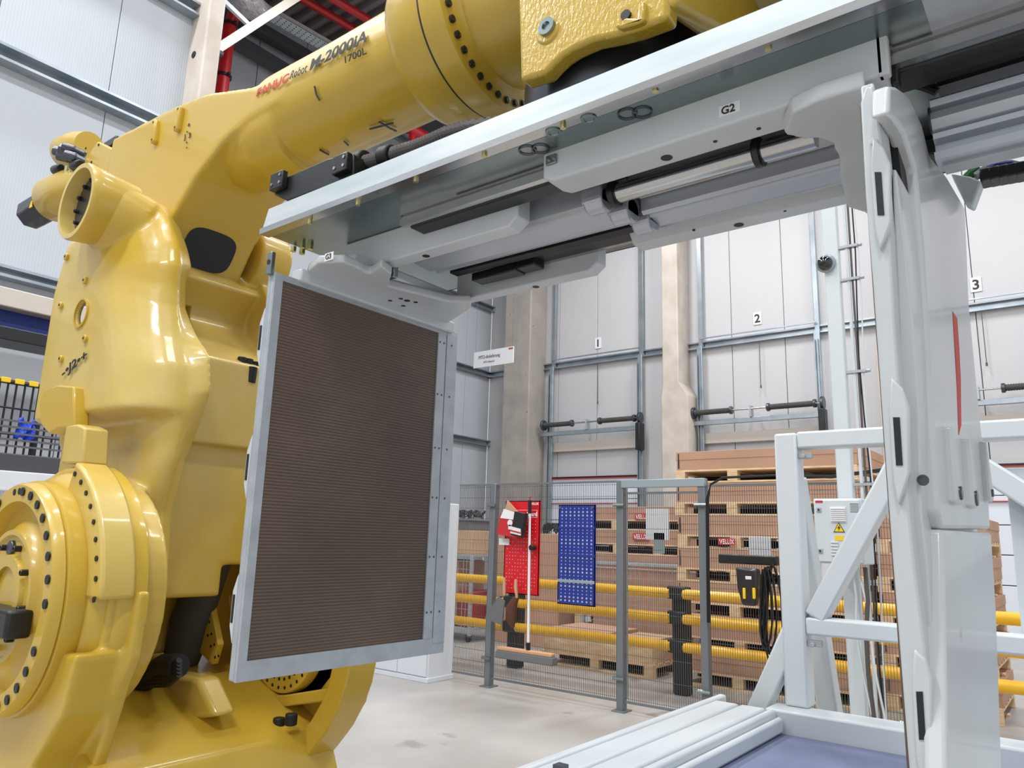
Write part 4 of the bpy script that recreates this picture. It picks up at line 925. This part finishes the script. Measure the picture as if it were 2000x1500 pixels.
MB().box(-3.83 - .02, -3.78, FY - .02, FY + .1, 0.1, 2.2).done('gate_stile', 'fence_light', fn, bevel=.006)
# black cable bundle along the fence top and down the post
cb = MB()
for k_ in range(3):
    o_ = k_ * .010
    cb.tube([(-2.88 + o_, FY - .07, .9), (-2.87 + o_, FY - .07, 1.6), (-2.86 + o_, FY - .08, 2.0), (-2.82, FY - .07, 2.13 + o_ * .5), (-2.7, FY - .07, 2.19 + o_ * .6), (-2.2, FY - .07, 2.2 + o_ * .4), (-1.75, FY - .07, 2.17 + o_), (-1.3, FY - .07, 2.22 + o_)], .0065, 6)
tag(cb.done('cable_bundle', 'black_rubber'), 'black cable bundle running along the fence top and down its third post', 'cable')
# guard rail behind the fence
GY = 7.85
gd = thing('guard_rail', 'yellow three-tube guard rail on black posts behind the fence', 'guard rail', (-4, GY, 0))
for x in (-6.0, -3.72, -1.2):
    pst = MB().box(x - .085, x + .085, GY - .02, GY + .14, 0, 1.12).done('post', 'post_black', gd, bevel=.02)
    for z in (1.06, .80, .5): MB().box(x - .11, x + .11, GY - .09, GY - .02, z - .07, z + .07).done('collar', 'post_black', pst, bevel=.02)
for x0, x1 in ((-9.5, -6.1), (-5.9, -3.8), (-3.64, -1.3), (-1.1, 1.5)):
    for z in (1.05, .79, .5): MB().cyl((x0, GY - .06, z), (x1, GY - .06, z), .055, 24).done('tube', 'guard_yellow', gd)

# tool boards on the fence
def board(name, lab, x0, x1, z0, z1, m, holes, face='board'):
    b = thing(name, lab, 'pegboard', ((x0 + x1) / 2, FY - .04, z0))
    MB().box(x0, x1, FY - .035, FY - .03, z0, z1).box(x0, x0 + .008, FY - .035, FY - .01, z0, z1).box(x1 - .008, x1, FY - .035, FY - .01, z0, z1).box(x0, x1, FY - .035, FY - .01, z1 - .008, z1).box(x0, x1, FY - .035, FY - .01, z0, z0 + .008).done('board_sheet', m, b)
    mh = MB()
    for (hx, hz, s_) in holes: mh.box(hx - s_, hx + s_, FY - .0365, FY - .035, hz - s_, hz + s_)
    mh.done('peg_holes', 'hole_pale', b, kind='stuff'); return b
rx0, rx1, rz0, rz1 = -5.26, -4.79, 1.0, 2.0
holes = [(rx0 + .04 + i * .038, rz0 + .06 + j * .038, .0045) for i in range(11) for j in range(20) if (i * 7 + j * 3) % 5]
rb = board('red_pegboard', 'red perforated tool board with white heading on the fence', rx0, rx1, rz0, rz1, 'board_red', holes)
text('Cleaning Board', .062, 'print_white', (rx0 + .09, FY - .037, rz1 - .165), (1, 0, 0), (0, 0, 1), rb, 'heading', bold=.002, sx=.9)
m = MB()
for a0, a1, b0, b1 in ((.07, .44, .10, .104), (.07, .44, .178, .182), (.07, .074, .10, .182), (.436, .44, .10, .182)): m.box(rx0 + a0, rx0 + a1, FY - .037, FY - .035, rz1 - b1, rz1 - b0)
m.done('heading_frame', 'print_white', rb)
text('VELUX', .035, 'print_white', (rx1 - .12, FY - .037, rz1 - .045), (1, 0, 0), (0, 0, 1), rb, 'brand_lettering', bold=.001)
bx0, bx1, bz0, bz1 = -4.54, -4.09, .94, 1.955
holes = [(bx0 + .045 + i * .052, bz0 + .04 + j * .036, .0055 if (j // 2) % 2 else .009) for i in range(8) for j in range(27)]
bb = board('blue_pegboard', 'tall blue perforated tool board hanging on the fence', bx0, bx1, bz0, bz1, 'board_blue', holes)
for z in (1.16, 1.42, 1.7): MB().box(bx0, bx1, FY - .042, FY - .035, z, z + .03).done('cross_strip', 'board_blue' if z > 1.2 else 'fence_light', bb, bevel=.003)
for a, b in ((bx0 + .02, bz0 + .03), (bx1 - .03, bz0 + .03), (bx1 - .03, bz1 - .03), (bx0 + .02, bz1 - .03)): MB().cyl((a, FY - .045, b), (a, FY - .03, b), .014, 10).done('screw', 'galvanised', bb)
# glove box on the red board
gb = thing('glove_box', 'open red and white cardboard glove box clipped on the red board', 'box', (-5.3, FY - .1, 1.6))
mb_ = MB(); A = at(975, 1043, y=6.62); B = at(1010, 1048, y=6.62); C_ = at(1022, 1000, y=6.62); D_ = at(985, 1003, y=6.62)
mb_.prism([(A.x, A.z), (B.x + .04, B.z - .02), (C_.x - .02, C_.z), (D_.x - .02, D_.z)], 'y', 6.57, 6.67); mb_.done('carton', 'box_red', gb, bevel=.004)
A = at(985, 1003, y=6.6); MB().prism([(A.x - .02, A.z - .01), (A.x + .26, A.z - .02), (A.x + .16, A.z + .03), (A.x + .02, A.z + .15)], 'y', 6.62, 6.63).done('flap', 'cardboard_light', gb)
MB().prism([(A.x - .03, A.z - .05), (A.x + .19, A.z - .07), (A.x + .22, A.z + .0), (A.x + .02, A.z + .05)], 'y', 6.565, 6.569).done('white_band', 'print_white', gb)
c_ = at(996, 1025, y=6.565); MB().cyl((c_.x, 6.567, c_.z + .02), (c_.x, 6.562, c_.z + .02), .035, 16).box(c_.x - .02, c_.x + .02, 6.562, 6.567, c_.z - .05, c_.z).done('hand_symbol', 'print_white', gb)
gb2 = thing('black_glove_box', 'dark box with white end leaning on the red glove box', 'box', (-5.0, 6.55, 1.7))
A = at(1003, 1045, y=6.55); B = at(1023, 1050, y=6.55); C_ = at(1030, 1003, y=6.55); D_ = at(1010, 999, y=6.55)
MB().prism([(p_.x, p_.z) for p_ in (A, B, C_, D_)], 'y', 6.50, 6.57).done('carton', 'motor_black', gb2, bevel=.004)
MB().prism([(A.x - .005, A.z + .02), (B.x + .0, B.z + .02), (B.x - .005, B.z + .09), (A.x + .01, A.z + .09)], 'y', 6.494, 6.499).done('end_print', 'label_white', gb2)
MB().prism([(A.x - .003, A.z + .04), (B.x + .0, B.z + .04), (B.x - .003, B.z + .055), (A.x + .004, A.z + .055)], 'y', 6.49, 6.493).done('red_stripe', 'box_red', gb2)
A = at(976, 1064, y=6.68)
o = MB().box(A.x, A.x + .14, 6.665, 6.68, A.z, A.z + .07).done('paper_label', 'label_white'); tag(o, 'small white paper label under the red glove box', 'label')
# push broom
br = thing('push_broom', 'push broom with white pole hanging in front of the red board', 'broom', (-4.9, 6.6, .4))
MB().cyl((-4.84, 6.6, .5), (-4.875, 6.62, 1.92), .014, 12).done('pole', 'print_white', br)
MB().cyl((-4.875, 6.62, 1.86), (-4.878, 6.62, 2.0), .019, 12).done('grip', 'black_rubber', br)
MB().cyl((-4.838, 6.6, .43), (-4.841, 6.6, .53), .022, 12).done('socket', 'black_rubber', br)
bx = MB().box(-5.22, -4.52, 6.56, 6.64, .42, .455).done('head', 'wood_handle', br, bevel=.008)
MB().prism([(6.545, .34), (6.655, .34), (6.645, .42), (6.555, .42)], 'x', -5.24, -4.5).done('bristles', 'foam_grey', br, bevel=.01, label='dark grey bristles')
MB().tube([(-4.878, 6.62, 2.0), (-4.878, 6.62, 2.03), (-4.86, 6.62, 2.045), (-4.84, 6.62, 2.03)], .005, 6).done('hanging_loop', 'pipe_red', br)
MB().cyl((-4.83, 6.59, 1.5), (-4.83, 6.66, 1.5), .03, 12).done('clip', 'black_steel', br, bevel=.005)
# dustpan and hand brush
dp = thing('dustpan', 'grey dustpan with wooden handle hanging at the left foot of the red board', 'dustpan', (-5.3, 6.6, .8))
MB().cyl((-5.19, 6.62, .98), (-5.2, 6.62, 1.17), .016, 10).done('handle', 'wood_handle', dp)
m = MB().prism([(-5.40, .72), (-5.16, .68), (-5.13, .93), (-5.22, .97)], 'y', 6.55, 6.565, None)
m.prism([(-5.40, .72), (-5.37, .80), (-5.22, .97), (-5.25, .93)], 'y', 6.55, 6.63); m.done('pan', 'foam_grey', dp, bevel=.004)
hb = thing('hand_brush', 'wooden hand brush with brown bristles hanging beside the dustpan', 'brush', (-5.05, 6.6, .8))
MB().tube([(-5.04, 6.62, 1.16), (-5.04, 6.62, 1.08), (-5.02, 6.62, .98), (-5.05, 6.62, .92)], [.014, .02, .016, .02], 10).done('handle', 'wood_handle', hb)
MB().tube([(-5.03, 6.62, .97), (-5.08, 6.61, .87), (-5.08, 6.6, .74), (-5.05, 6.6, .66)], [.03, .06, .055, .02], 10).done('bristles', 'bristle_brown', hb)
# white panels (paper) on the fence far right and left
for q, wdt, hgt, m_, nm, lab in (((1262, 994), .25, .3, 'label_white', 'paper_sheet', 'white paper sheet behind the fence over the pallet boxes'), ((1277, 1040), .12, .2, 'fence_light', 'grey_plate', 'small grey rounded plate on the fence, below the white paper sheet'),
                                   ((1463, 1048), .2, .2, 'label_white', 'paper_sheet', 'white paper sheet on the tall pallet stack above the scanner')):
    A = at(*q, y=6.80); o = MB().box(A.x, A.x + wdt, 6.79, 6.80, A.z - hgt, A.z).done(nm, m_, bevel=.003); tag(o, lab, 'sheet')

# ------------------------------------------------------------------ pallets with flat cartons
def make_pallet(Lx, Dy):
    p = thing('wooden_pallet', '', 'pallet', (0, 0, 0), local=True)
    h = .16
    def brd(nm, *a): MB().box(*a).done(nm, 'pallet_wood', p, bevel=.002, seg=1)
    for yy in (0, Dy / 2 - .05, Dy - .1): brd('bottom_board', 0, Lx, yy, yy + .1, 0, .022)
    nb = max(3, int(round(Lx / .75)) + 1)
    for i in range(nb):
        xx = i * (Lx - .12) / (nb - 1)
        for yy in (0, Dy - .1): brd('block', xx, xx + .12, yy, yy + .1, .022, h - .045)
        brd('stringer_board', xx, xx + .12, 0, Dy, h - .045, h - .022)
    ny = 6
    for i in range(ny):
        yy = i * (Dy - .12) / (ny - 1); brd('top_board', 0, Lx, yy, yy + .12, h - .022, h)
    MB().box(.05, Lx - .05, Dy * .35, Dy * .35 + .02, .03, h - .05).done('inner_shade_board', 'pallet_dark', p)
    return p
def make_carton(Lx, Dy, h, m='cardboard', edge=True):
    c = thing('flat_carton', '', 'box', (0, 0, 0), local=True)
    MB().box(.0, Lx, 0, Dy, 0, h - .012).done('tray', m, c, bevel=.004, seg=1)
    MB().box(-.006, Lx + .006, -.006, Dy + .006, h - .10, h).done('lid', m, c, bevel=.004, seg=1)
    MB().box(.02, .035, -.008, -.004, .02, h - .02).done('corner_staple', 'print_black', c)
    return c
def label_stack(base, n, pitch, P0, C0, where, gp, gc, dy=0, tw=(0,)):
    names = {0: 'lowest', n - 1: 'topmost'}
    ords = ['first', 'second', 'third', 'fourth', 'fifth', 'sixth', 'seventh']
    for i in range(n):
        j = random.uniform(-.025, .025); nm = ords[i] + ' from the floor'
        if i == n - 1: nm = 'topmost'
        z = i * pitch
        P = P0 if i == 0 else dup(P0); P.location = (base[0] + j, base[1], z); P['label'] = 'pale wooden pallet, %s, of %s' % (nm, where); P['group'] = gp
        Cc = C0 if i == 0 else dup(C0); Cc.location = (base[0] + j * .5 + .01, base[1] + .01, z + .16); Cc['label'] = 'flat brown carton, %s, of %s' % (nm, where); Cc['group'] = gc
SX0, SX1, SY = -4.05, -1.97, 8.5
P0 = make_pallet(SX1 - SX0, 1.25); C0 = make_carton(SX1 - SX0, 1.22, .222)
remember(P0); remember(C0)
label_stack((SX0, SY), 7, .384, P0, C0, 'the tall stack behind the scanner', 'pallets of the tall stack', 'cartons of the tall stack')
P1 = make_pallet(2.1, 1.1); C1_ = make_carton(2.08, 1.08, .188)
remember(P1); remember(C1_)
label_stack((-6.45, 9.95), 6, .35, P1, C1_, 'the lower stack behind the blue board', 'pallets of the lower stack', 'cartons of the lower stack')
# red carton prints
def print_label(px, py, y, wd=.2, hg=.08, lab='red printed label'):
    A = at(px, py, y=y); o = MB().box(A.x, A.x + wd, y - .004, y, A.z - hg, A.z).done('carton_label', 'box_red')
    tag(o, lab, 'label'); text('VELUX', hg * .95, 'print_white', (A.x + wd / 2, y - .006, A.z - hg * .82), (1, 0, 0), (0, 0, 1), o, 'lettering', align='CENTER', bold=.002, sx=wd / (hg * 3.3))
print_label(1240, 1003, 9.93, .26, .09, 'red carton label, upper one on the lower pallet stack')
print_label(1236, 1041, 9.93, .26, .10, 'red carton label, lower one on the lower pallet stack')
print_label(1403, 1051, 8.46, .2, .075, 'red carton label on the tall pallet stack beside the fence post')
# second column of goods behind the tall stack to the right
P2 = make_pallet(1.0, 1.2); C2_ = make_carton(1.0, 1.15, .222); remember(P2); remember(C2_)
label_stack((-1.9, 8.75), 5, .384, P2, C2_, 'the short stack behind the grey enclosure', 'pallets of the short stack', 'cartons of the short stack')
# front pallet on the floor with low crate
P3 = make_pallet(1.62, 1.0); P3.location = (-5.98, 8.45, 0); P3['label'] = 'loose wooden pallet on the floor in front of the mesh trolley'
fr = thing('long_crate', 'shallow wooden crate with brown cartons on the loose floor pallet', 'crate', (-5.98, 8.5, .16))
MB().box(-5.95, -4.38, 8.47, 8.5, .16, .36).done('side_board', 'pallet_wood', fr, bevel=.004)
MB().box(-5.95, -4.38, 9.3, 9.33, .16, .36).done('side_board', 'pallet_wood', fr, bevel=.004)
for x in (-5.95, -4.41): MB().box(x, x + .03, 8.5, 9.3, .16, .36).done('end_board', 'pallet_wood', fr, bevel=.004)
MB().box(-5.9, -5.0, 8.52, 9.28, .17, .46).done('brown_carton', 'cardboard', fr, bevel=.005)
MB().box(-4.98, -4.45, 8.52, 9.28, .17, .42).done('brown_carton', 'cardboard_light', fr, bevel=.005)
# mesh trolleys with cartons
def trolley(x0, x1, y0, y1, z1, lab, m='galvanised_dull'):
    t = thing('mesh_trolley', lab, 'trolley', ((x0 + x1) / 2, y0, 0), group='mesh trolleys behind the guard rail')
    for x in (x0, x1):
        for y in (y0, y1): MB().box(x - .025, x + .025, y - .025, y + .025, 0.1, z1).done('post', m, t, bevel=.005)
    for z in (.2, z1):
        MB().box(x0, x1, y0 - .02, y0 + .02, z - .02, z + .02).done('front_bar', m, t, bevel=.004)
        MB().box(x0, x1, y1 - .02, y1 + .02, z - .02, z + .02).done('rear_bar', m, t, bevel=.004)
        for x in (x0, x1): MB().box(x - .02, x + .02, y0, y1, z - .02, z + .02).done('side_bar', m, t, bevel=.004)
    mm = MB(); x = x0
    while x < x1: mm.cyl((x, y0, .2), (x, y0, z1), .004, 5); x += .07
    z = .25
    while z < z1: mm.cyl((x0, y0, z), (x1, y0, z), .004, 5); z += .12
    mm.done('mesh_wires', m, t, kind='stuff')
    MB().box(x0, x1, y0, y1, .18, .2).done('tray', m, t)
    for x in (x0 + .08, x1 - .08):
        for y in (y0 + .08, y1 - .08): MB().cyl((x - .02, y, .06), (x + .02, y, .06), .06, 14).done('wheel', 'black_rubber', t)
    return t
trolley(-6.0, -4.2, 9.5, 9.86, 1.28, 'grey mesh trolley with a tall brown carton, behind the blue board')
trolley(-9.3, -7.8, 9.1, 9.9, 1.3, 'grey mesh trolley under the tan cartons, left of the red board')
o = MB().box(-6.3, -4.5, 11.2, 11.7, .0, 1.3).done('tall_carton', 'cardboard', bevel=.01)
tag(MB().box(-5.9, -4.3, 9.6, 9.75, .2, 1.22).done('carton_sheet', 'cardboard', bevel=.006), 'large upright cardboard sheet behind the yellow rail under the blue board', 'cardboard')
tag(o, 'tall brown carton standing behind the mesh trolley', 'box')
# tan cartons at left behind the fence
for (xa, xb, ya, yb, za, zb, m_, lab) in ((-9.2, -7.85, 9.14, 9.88, 1.32, 1.68, 'cardboard_light', 'tan carton on the left mesh trolley, behind the first fence post'),
                                    (-7.7, -6.5, 9.6, 10.2, .0, 1.66, 'cardboard', 'tall brown carton behind the red board'),
                                    (-9.0, -8.2, 9.25, 9.9, .22, 1.2, 'cardboard', 'brown carton inside the left mesh trolley')):
    cx = thing('cardboard_box', lab, 'box', (xa, ya, za))
    MB().box(xa, xb, ya, yb, za, zb).done('carton_body', m_, cx, bevel=.006)
    MB().box(xa - .002, xb + .002, ya - .003, yb, (za + zb) / 2 - .004, (za + zb) / 2 + .004).done('tape_line', 'cardboard', cx)
    MB().box(xa + .01, xb - .01, ya + .01, yb - .01, zb, zb + .012).done('top_flap', m_, cx, bevel=.003)
tag(MB().box(-8.15, -7.85, 9.2, 9.85, .2, .75).done('red_crate', 'basket_red', bevel=.02), 'dark red crate low in the left mesh trolley', 'crate')
# grey box with tangle of black cables
gx = thing('grey_tote', 'grey plastic tote holding a tangle of black cables', 'tote', (-8.4, 9.3, 1.7))
MB().box(-8.6, -7.95, 9.2, 9.7, 1.69, 1.86).done('tote_body', 'foam_grey', gx, bevel=.012)
MB().box(-8.63, -7.92, 9.17, 9.73, 1.84, 1.87).done('rim', 'fence_steel', gx, bevel=.008)
m = MB()
for i in range(16):
    cx, cy, a = random.uniform(-8.5, -8.05), random.uniform(9.25, 9.6), random.uniform(0, 3)
    m.tube([(cx + cos(a + t * .7) * .09, cy + .05 * sin(t), 1.87 + .13 * abs(sin(t * .55)) + .02) for t in range(9)], .011, 6)
m.done('cable_tangle', 'black_rubber', gx, kind='stuff')
m = MB()
for i in range(10):
    a = random.uniform(0, 3); cx = random.uniform(-6.9, -6.65)
    m.tube([(cx + cos(a + t * .6) * .14, 9.9 + .05 * t * .1, 1.675 + .16 * abs(sin(t * .5 + a))) for t in range(10)], .013, 6)
tag(m.done('cable_coil', 'black_rubber'), 'coiled black cables lying on the brown carton right of the red board', 'cable')

# ------------------------------------------------------------------ white tall cabinet beside the robot
cbn = thing('white_cabinet', 'tall white floor cabinet standing behind the ribbed gripper jaw', 'cabinet', (-6.5, 6.4, 0))
MB().box(-7.0, -6.03, 6.37, 6.77, .02, 1.97).done('body', 'cabinet_white', cbn, bevel=.01)
MB().box(-7.0, -6.51, 6.352, 6.37, .06, 1.9).done('door', 'cabinet_white', cbn, bevel=.006)
MB().box(-6.505, -6.05, 6.352, 6.37, .06, 1.9).done('door', 'cabinet_white', cbn, bevel=.006)
MB().box(-7.02, -6.02, 6.35, 6.78, 0, .05).done('plinth', 'cabinet_white', cbn, bevel=.004)

# ------------------------------------------------------------------ white frame station
FYr = 4.0; TZ = .816; pr = .117
st = thing('frame_station', 'white square-tube station frame with blue-grey bench mat', 'work frame', (-1.3, FYr, 0))
px0 = -1.335
def sq(nm, x0, x1, y0, y1, z0, z1, m='frame_white'): return MB().box(x0, x1, y0, y1, z0, z1).done(nm, m, st, bevel=.012)
sq('post', px0, px0 + pr, FYr, FYr + .12, TZ, 2.185)
beam('rear_brace', (px0 + .06, FYr + .12, 1.95), (px0 + .06, FYr + .80, .06), .11, .11, 'frame_white', st, Vector((1, 0, 0)), .012)
sq('top_rail', px0 + pr, -.0, FYr + .005, FYr + .115, 2.10, 2.19)
sq('top_rail', .0, 1.3, FYr + .005, FYr + .115, 2.10, 2.19)
sq('middle_rail', px0 + pr, 1.3, FYr + .005, FYr + .115, 1.165, 1.25)
sq('bench_beam', px0 - .06, 1.3, FYr - .12, FYr + .06, TZ - .12, TZ)
beam('brace', (px0 + .16, FYr + .06, 1.25), (-.72, FYr + .06, 2.06), .10, .11, 'frame_white', st, Vector((0, 1, 0)), .012)
beam('brace', (-.55, FYr + .06, 2.1), (.55, FYr + .06, 1.2), .10, .11, 'frame_white', st, Vector((0, 1, 0)), .012)
beam('floor_brace', (-1.50, FYr + .062, .74), (-1.27, FYr + .062, 1.22), .10, .10, 'frame_white', st, Vector((0, 1, 0)), .012)
for z in (2.08, 1.14): MB().box(px0 + pr + .0, px0 + pr + .07, FYr + .02, FYr + .05, z - .03, z).cyl((px0 + pr + .03, FYr + .0, z - .02), (px0 + pr + .03, FYr + .06, z - .02), .012, 8).done('corner_bracket', 'galvanised_dull', st, bevel=.003)
# bench rails along y
for a, b in ((-1.70, -1.655), (-1.645, -1.52), (-1.51, -1.385), (-1.372, -1.335)): sq('bench_rail', a, b, .9, FYr - .125 if b > -1.6 else FYr + .05, TZ - .10, TZ if b > -1.66 else TZ - .004)
MB().box(-1.655, -1.645, .9, FYr, TZ - .1, TZ - .03).box(-1.52, -1.51, .9, FYr, TZ - .1, TZ - .03).box(-1.385, -1.372, .9, FYr, TZ - .1, TZ - .03).done('rail_gap', 'foam_grey', st)
MB().box(-1.335, 1.3, 2.2, FYr - .125, TZ - .11, TZ - .105).done('bench_mat', 'mat_blue', st, bevel=.002)
sq('inner_lip', -1.334, -1.30, .9, FYr - .13, TZ - .10, TZ - .03)
for x in (-1.66, .9):
    for y in (1.2, 3.9): sq('leg', x, x + .1, y, y + .1, 0, TZ - .1)
# right part: sheet and rail beyond the upright jaw
MB().box(-.32, 1.3, FYr + .13, FYr + .15, .6, 1.98).done('back_sheet', 'enclosure_grey', st, bevel=.004)
sq('bench_block', -.14, 1.2, 2.2, 3.4, TZ - .1, TZ + .08)
A = at(1095, 1500, z=TZ); MB().box(A.x - .02, A.x + .02, A.y - .02, A.y + .02, TZ, TZ + .012).done('bolt_head', 'steel_dark', st)

# pole with dome camera, cables, enclosure
PY = 5.3
po = thing('camera_pole', 'white square pole with wiring standing behind the white frame', 'pole', (-1.35, PY, 0))
xa, xb = at(1603, 413, y=PY).x, at(1632, 413, y=PY).x
MB().box(xa, xb, PY, PY + .07, 0, 6.0).done('pole_tube', 'frame_white', po, bevel=.01)
for i, (o_, rr, m_) in enumerate(((.05, .012, 'frame_white'), (.075, .008, 'hose_grey'), (.095, .005, 'black_rubber'), (.115, .005, 'frame_white'))):
    MB().tube([(xb + o_ + .012 * sin(t * 1.3 + i) * (i > 1), PY + .03, .2 + t * .38) for t in range(15)], rr, 7).done('cable', m_, po)
for z in (3.66, 3.42, 2.76, 2.0, 1.75):
    MB().box(xb - .01, xb + .125, PY + .01, PY + .05, z, z + .018).cyl((xb + .12, PY + .03, z + .01), (xb + .15, PY + .03, z + .01), .012, 8).done('cable_clamp', 'galvanised_dull', po)
dm = thing('dome_camera', 'black dome security camera mounted on the white pole', 'camera', (-1.3, PY, 3.4))
c_ = at(1614, 515, y=PY + .002)
MB().lathe(c_, (0, -1, -.25), [(.0001, .0), (.066, 0), (.066, .03), (.055, .04), (.0001, .04)], 24).done('housing', 'fence_light', dm)
m = MB(); prof = [(.0001, .03)] + [(.052 * cos(a), .035 + .052 * sin(a)) for a in [i * pi / 14 for i in range(8)]]
prof[-1] = (.0001, .087); m.lathe(c_, (0, -1, -.25), prof, 20).done('dome_glass', 'glass_dark', dm)
en = thing('electrical_enclosure', 'light grey electrical enclosure with warning triangle and vents', 'enclosure', (-1.4, 5.1, 1.5))
EY = 5.0
A = at(1588, 974, y=EY); B = at(1690, 1102, y=EY)
ex0, ex1, ez1, ez0 = A.x, B.x + .0, A.z, at(1603, 1100, y=EY).z
MB().box(ex0, ex1, EY, EY + .25, ez0, ez1).done('case', 'enclosure_grey', en, bevel=.008)
MB().box(ex0 + .01, ex1 - .01, EY - .015, EY, ez0 + .01, ez1 - .01).done('door', 'enclosure_grey', en, bevel=.005)
v0 = at(1622, 990, y=EY); v1 = at(1655, 1021, y=EY)
m = MB().box(v0.x, v1.x, EY - .02, EY - .014, v1.z, v0.z)
for i in range(7):
    zz = v1.z + .01 + i * (v0.z - v1.z - .02) / 6.5; m.box(v0.x + .004, v1.x - .004, EY - .03, EY - .02, zz, zz + .008)
m.done('vent_grille', 'label_white', en)
v0 = at(1624, 1060, y=EY); v1 = at(1640, 1085, y=EY); m = MB()
for i in range(5): zz = v1.z + i * (v0.z - v1.z) / 4; m.box(v0.x, v1.x, EY - .024, EY - .014, zz, zz + .008)
m.done('vent_grille', 'label_white', en)
for q in ((1601, 996), (1604, 1076)):
    c_ = at(*q, y=EY); MB().box(c_.x - .014, c_.x + .014, EY - .022, EY - .014, c_.z - .014, c_.z + .014).done('lock_plate', 'galvanised_dull', en, bevel=.002)
    MB().cyl((c_.x, EY - .028, c_.z), (c_.x, EY - .02, c_.z), .006, 10).done('lock', 'black_steel', en)
c_ = at(1640, 1030, y=EY); s_ = .034
MB().prism([(c_.x - s_, c_.z - s_ * .9), (c_.x + s_, c_.z - s_ * .9), (c_.x, c_.z + s_ * .9)], 'y', EY - .018, EY - .015).done('warning_triangle', 'print_black', en)
MB().prism([(c_.x - s_ * .8, c_.z - s_ * .78), (c_.x + s_ * .8, c_.z - s_ * .78), (c_.x, c_.z + s_ * .7)], 'y', EY - .02, EY - .018).done('triangle_field', 'warn_yellow', en)
MB().prism([(c_.x + .006, c_.z + .016), (c_.x - .009, c_.z - .006), (c_.x, c_.z - .004), (c_.x - .003, c_.z - .022), (c_.x + .01, c_.z + .002), (c_.x + .001, c_.z)], 'y', EY - .022, EY - .02).done('flash_symbol', 'print_black', en)
MB().box(c_.x - .028, c_.x + .028, EY - .018, EY - .015, c_.z - .08, c_.z - .052).done('yellow_plate', 'warn_yellow', en)
c_ = at(1601, 980, y=EY); MB().box(c_.x - .022, c_.x + .022, EY - .018, EY - .015, c_.z - .007, c_.z + .007).done('red_logo_plate', 'box_red', en)
c_ = at(1668, 985, y=EY)
for i in range(5): MB().box(c_.x - .02, c_.x + .03, EY - .017, EY - .015, c_.z - i * .012, c_.z - i * .012 + .003).done('print_line', 'print_black', en)
tb = thing('enclosure_cables', 'white and grey cables hanging below the grey enclosure', 'cable', (-1.25, EY + .1, 0))
for i, (q0, q1, q2, m_, rr) in enumerate((((1666, 1110), (1672, 1230), (1705, 1400), 'frame_white', .008), ((1676, 1110), (1698, 1230), (1728, 1400), 'label_white', .007), ((1690, 1108), (1692, 1240), (1707, 1400), 'hose_grey', .014))):
    MB().tube([at(*q, y=EY + .1) for q in (q0, ((q0[0] + q1[0]) / 2 + 4, (q0[1] + q1[1]) / 2), q1, ((q2[0] + q1[0]) / 2 - 3, (q2[1] + q1[1]) / 2), q2)] + [Vector((at(*q2, y=EY + .1).x, EY + .1, .02))], rr, 7).done('cable', m_, tb)
bx_ = thing('display_box', 'white box with a small picture panel beside the grey enclosure', 'box', (-1.6, 5.33, 1.4))
A = at(1568, 1072, y=5.33); B = at(1604, 1145, y=5.33)
MB().box(A.x, xa + .012, 5.33, 5.42, B.z, A.z).done('case', 'label_white', bx_, bevel=.01)
A = at(1572, 1092, y=5.32); B = at(1602, 1118, y=5.32); MB().box(A.x, B.x, 5.32, 5.33, B.z, A.z).done('picture_panel', 'photo_print', bx_)

# scanner on bar with cable loops
sb = thing('handheld_scanner', 'black handheld controller with yellow grips hanging from a black bar on the fence', 'controller', (-2.5, FY - .15, 1.3))
A = at(1406, 1082, y=6.6); B = at(1520, 1105, y=6.6)
MB().box(A.x, B.x, 6.56, 6.64, B.z, A.z).done('mounting_bar', 'black_steel', sb, bevel=.01)
A = at(1442, 1107, y=6.5); B = at(1486, 1150, y=6.5); C_ = at(1460, 1182, y=6.5)
MB().prism([(A.x, A.z), (B.x, A.z - .01), (B.x - .005, B.z), (B.x - .03, C_.z), (A.x + .05, C_.z), (A.x + .01, B.z)], 'y', 6.42, 6.53).done('body', 'motor_black', sb, bevel=.02)
for q in (1451, 1470):
    a_ = at(q, 1148, y=6.42); b_ = at(q + 6, 1170, y=6.42); MB().box(a_.x, b_.x, 6.405, 6.43, b_.z, a_.z).done('yellow_grip', 'warn_yellow', sb, bevel=.006)
a_ = at(1461, 1128, y=6.42); MB().box(a_.x - .02, a_.x + .03, 6.412, 6.422, a_.z - .015, a_.z + .012).done('rating_plate', 'label_white', sb)
cl = thing('cable_loops', 'black cable coiled in long loops beside the handheld controller', 'cable', (-2.4, 6.5, 1.2))
for i in range(6):
    x_ = 1490 + i * 4
    pth = []
    for t in range(17):
        a_ = t / 16 * 2 * pi; pth.append(at(x_ + (5 + i * 1.6) * sin(a_) * (1.3 - .5 * cos(a_ + .6)) + 4 * sin(i * 2), 1182 + (70 + i * 5) * (-cos(a_)) + i * 3, y=6.46 + .012 * i))
    MB().tube(pth, .0085, 6).done('cable', 'black_rubber', cl)
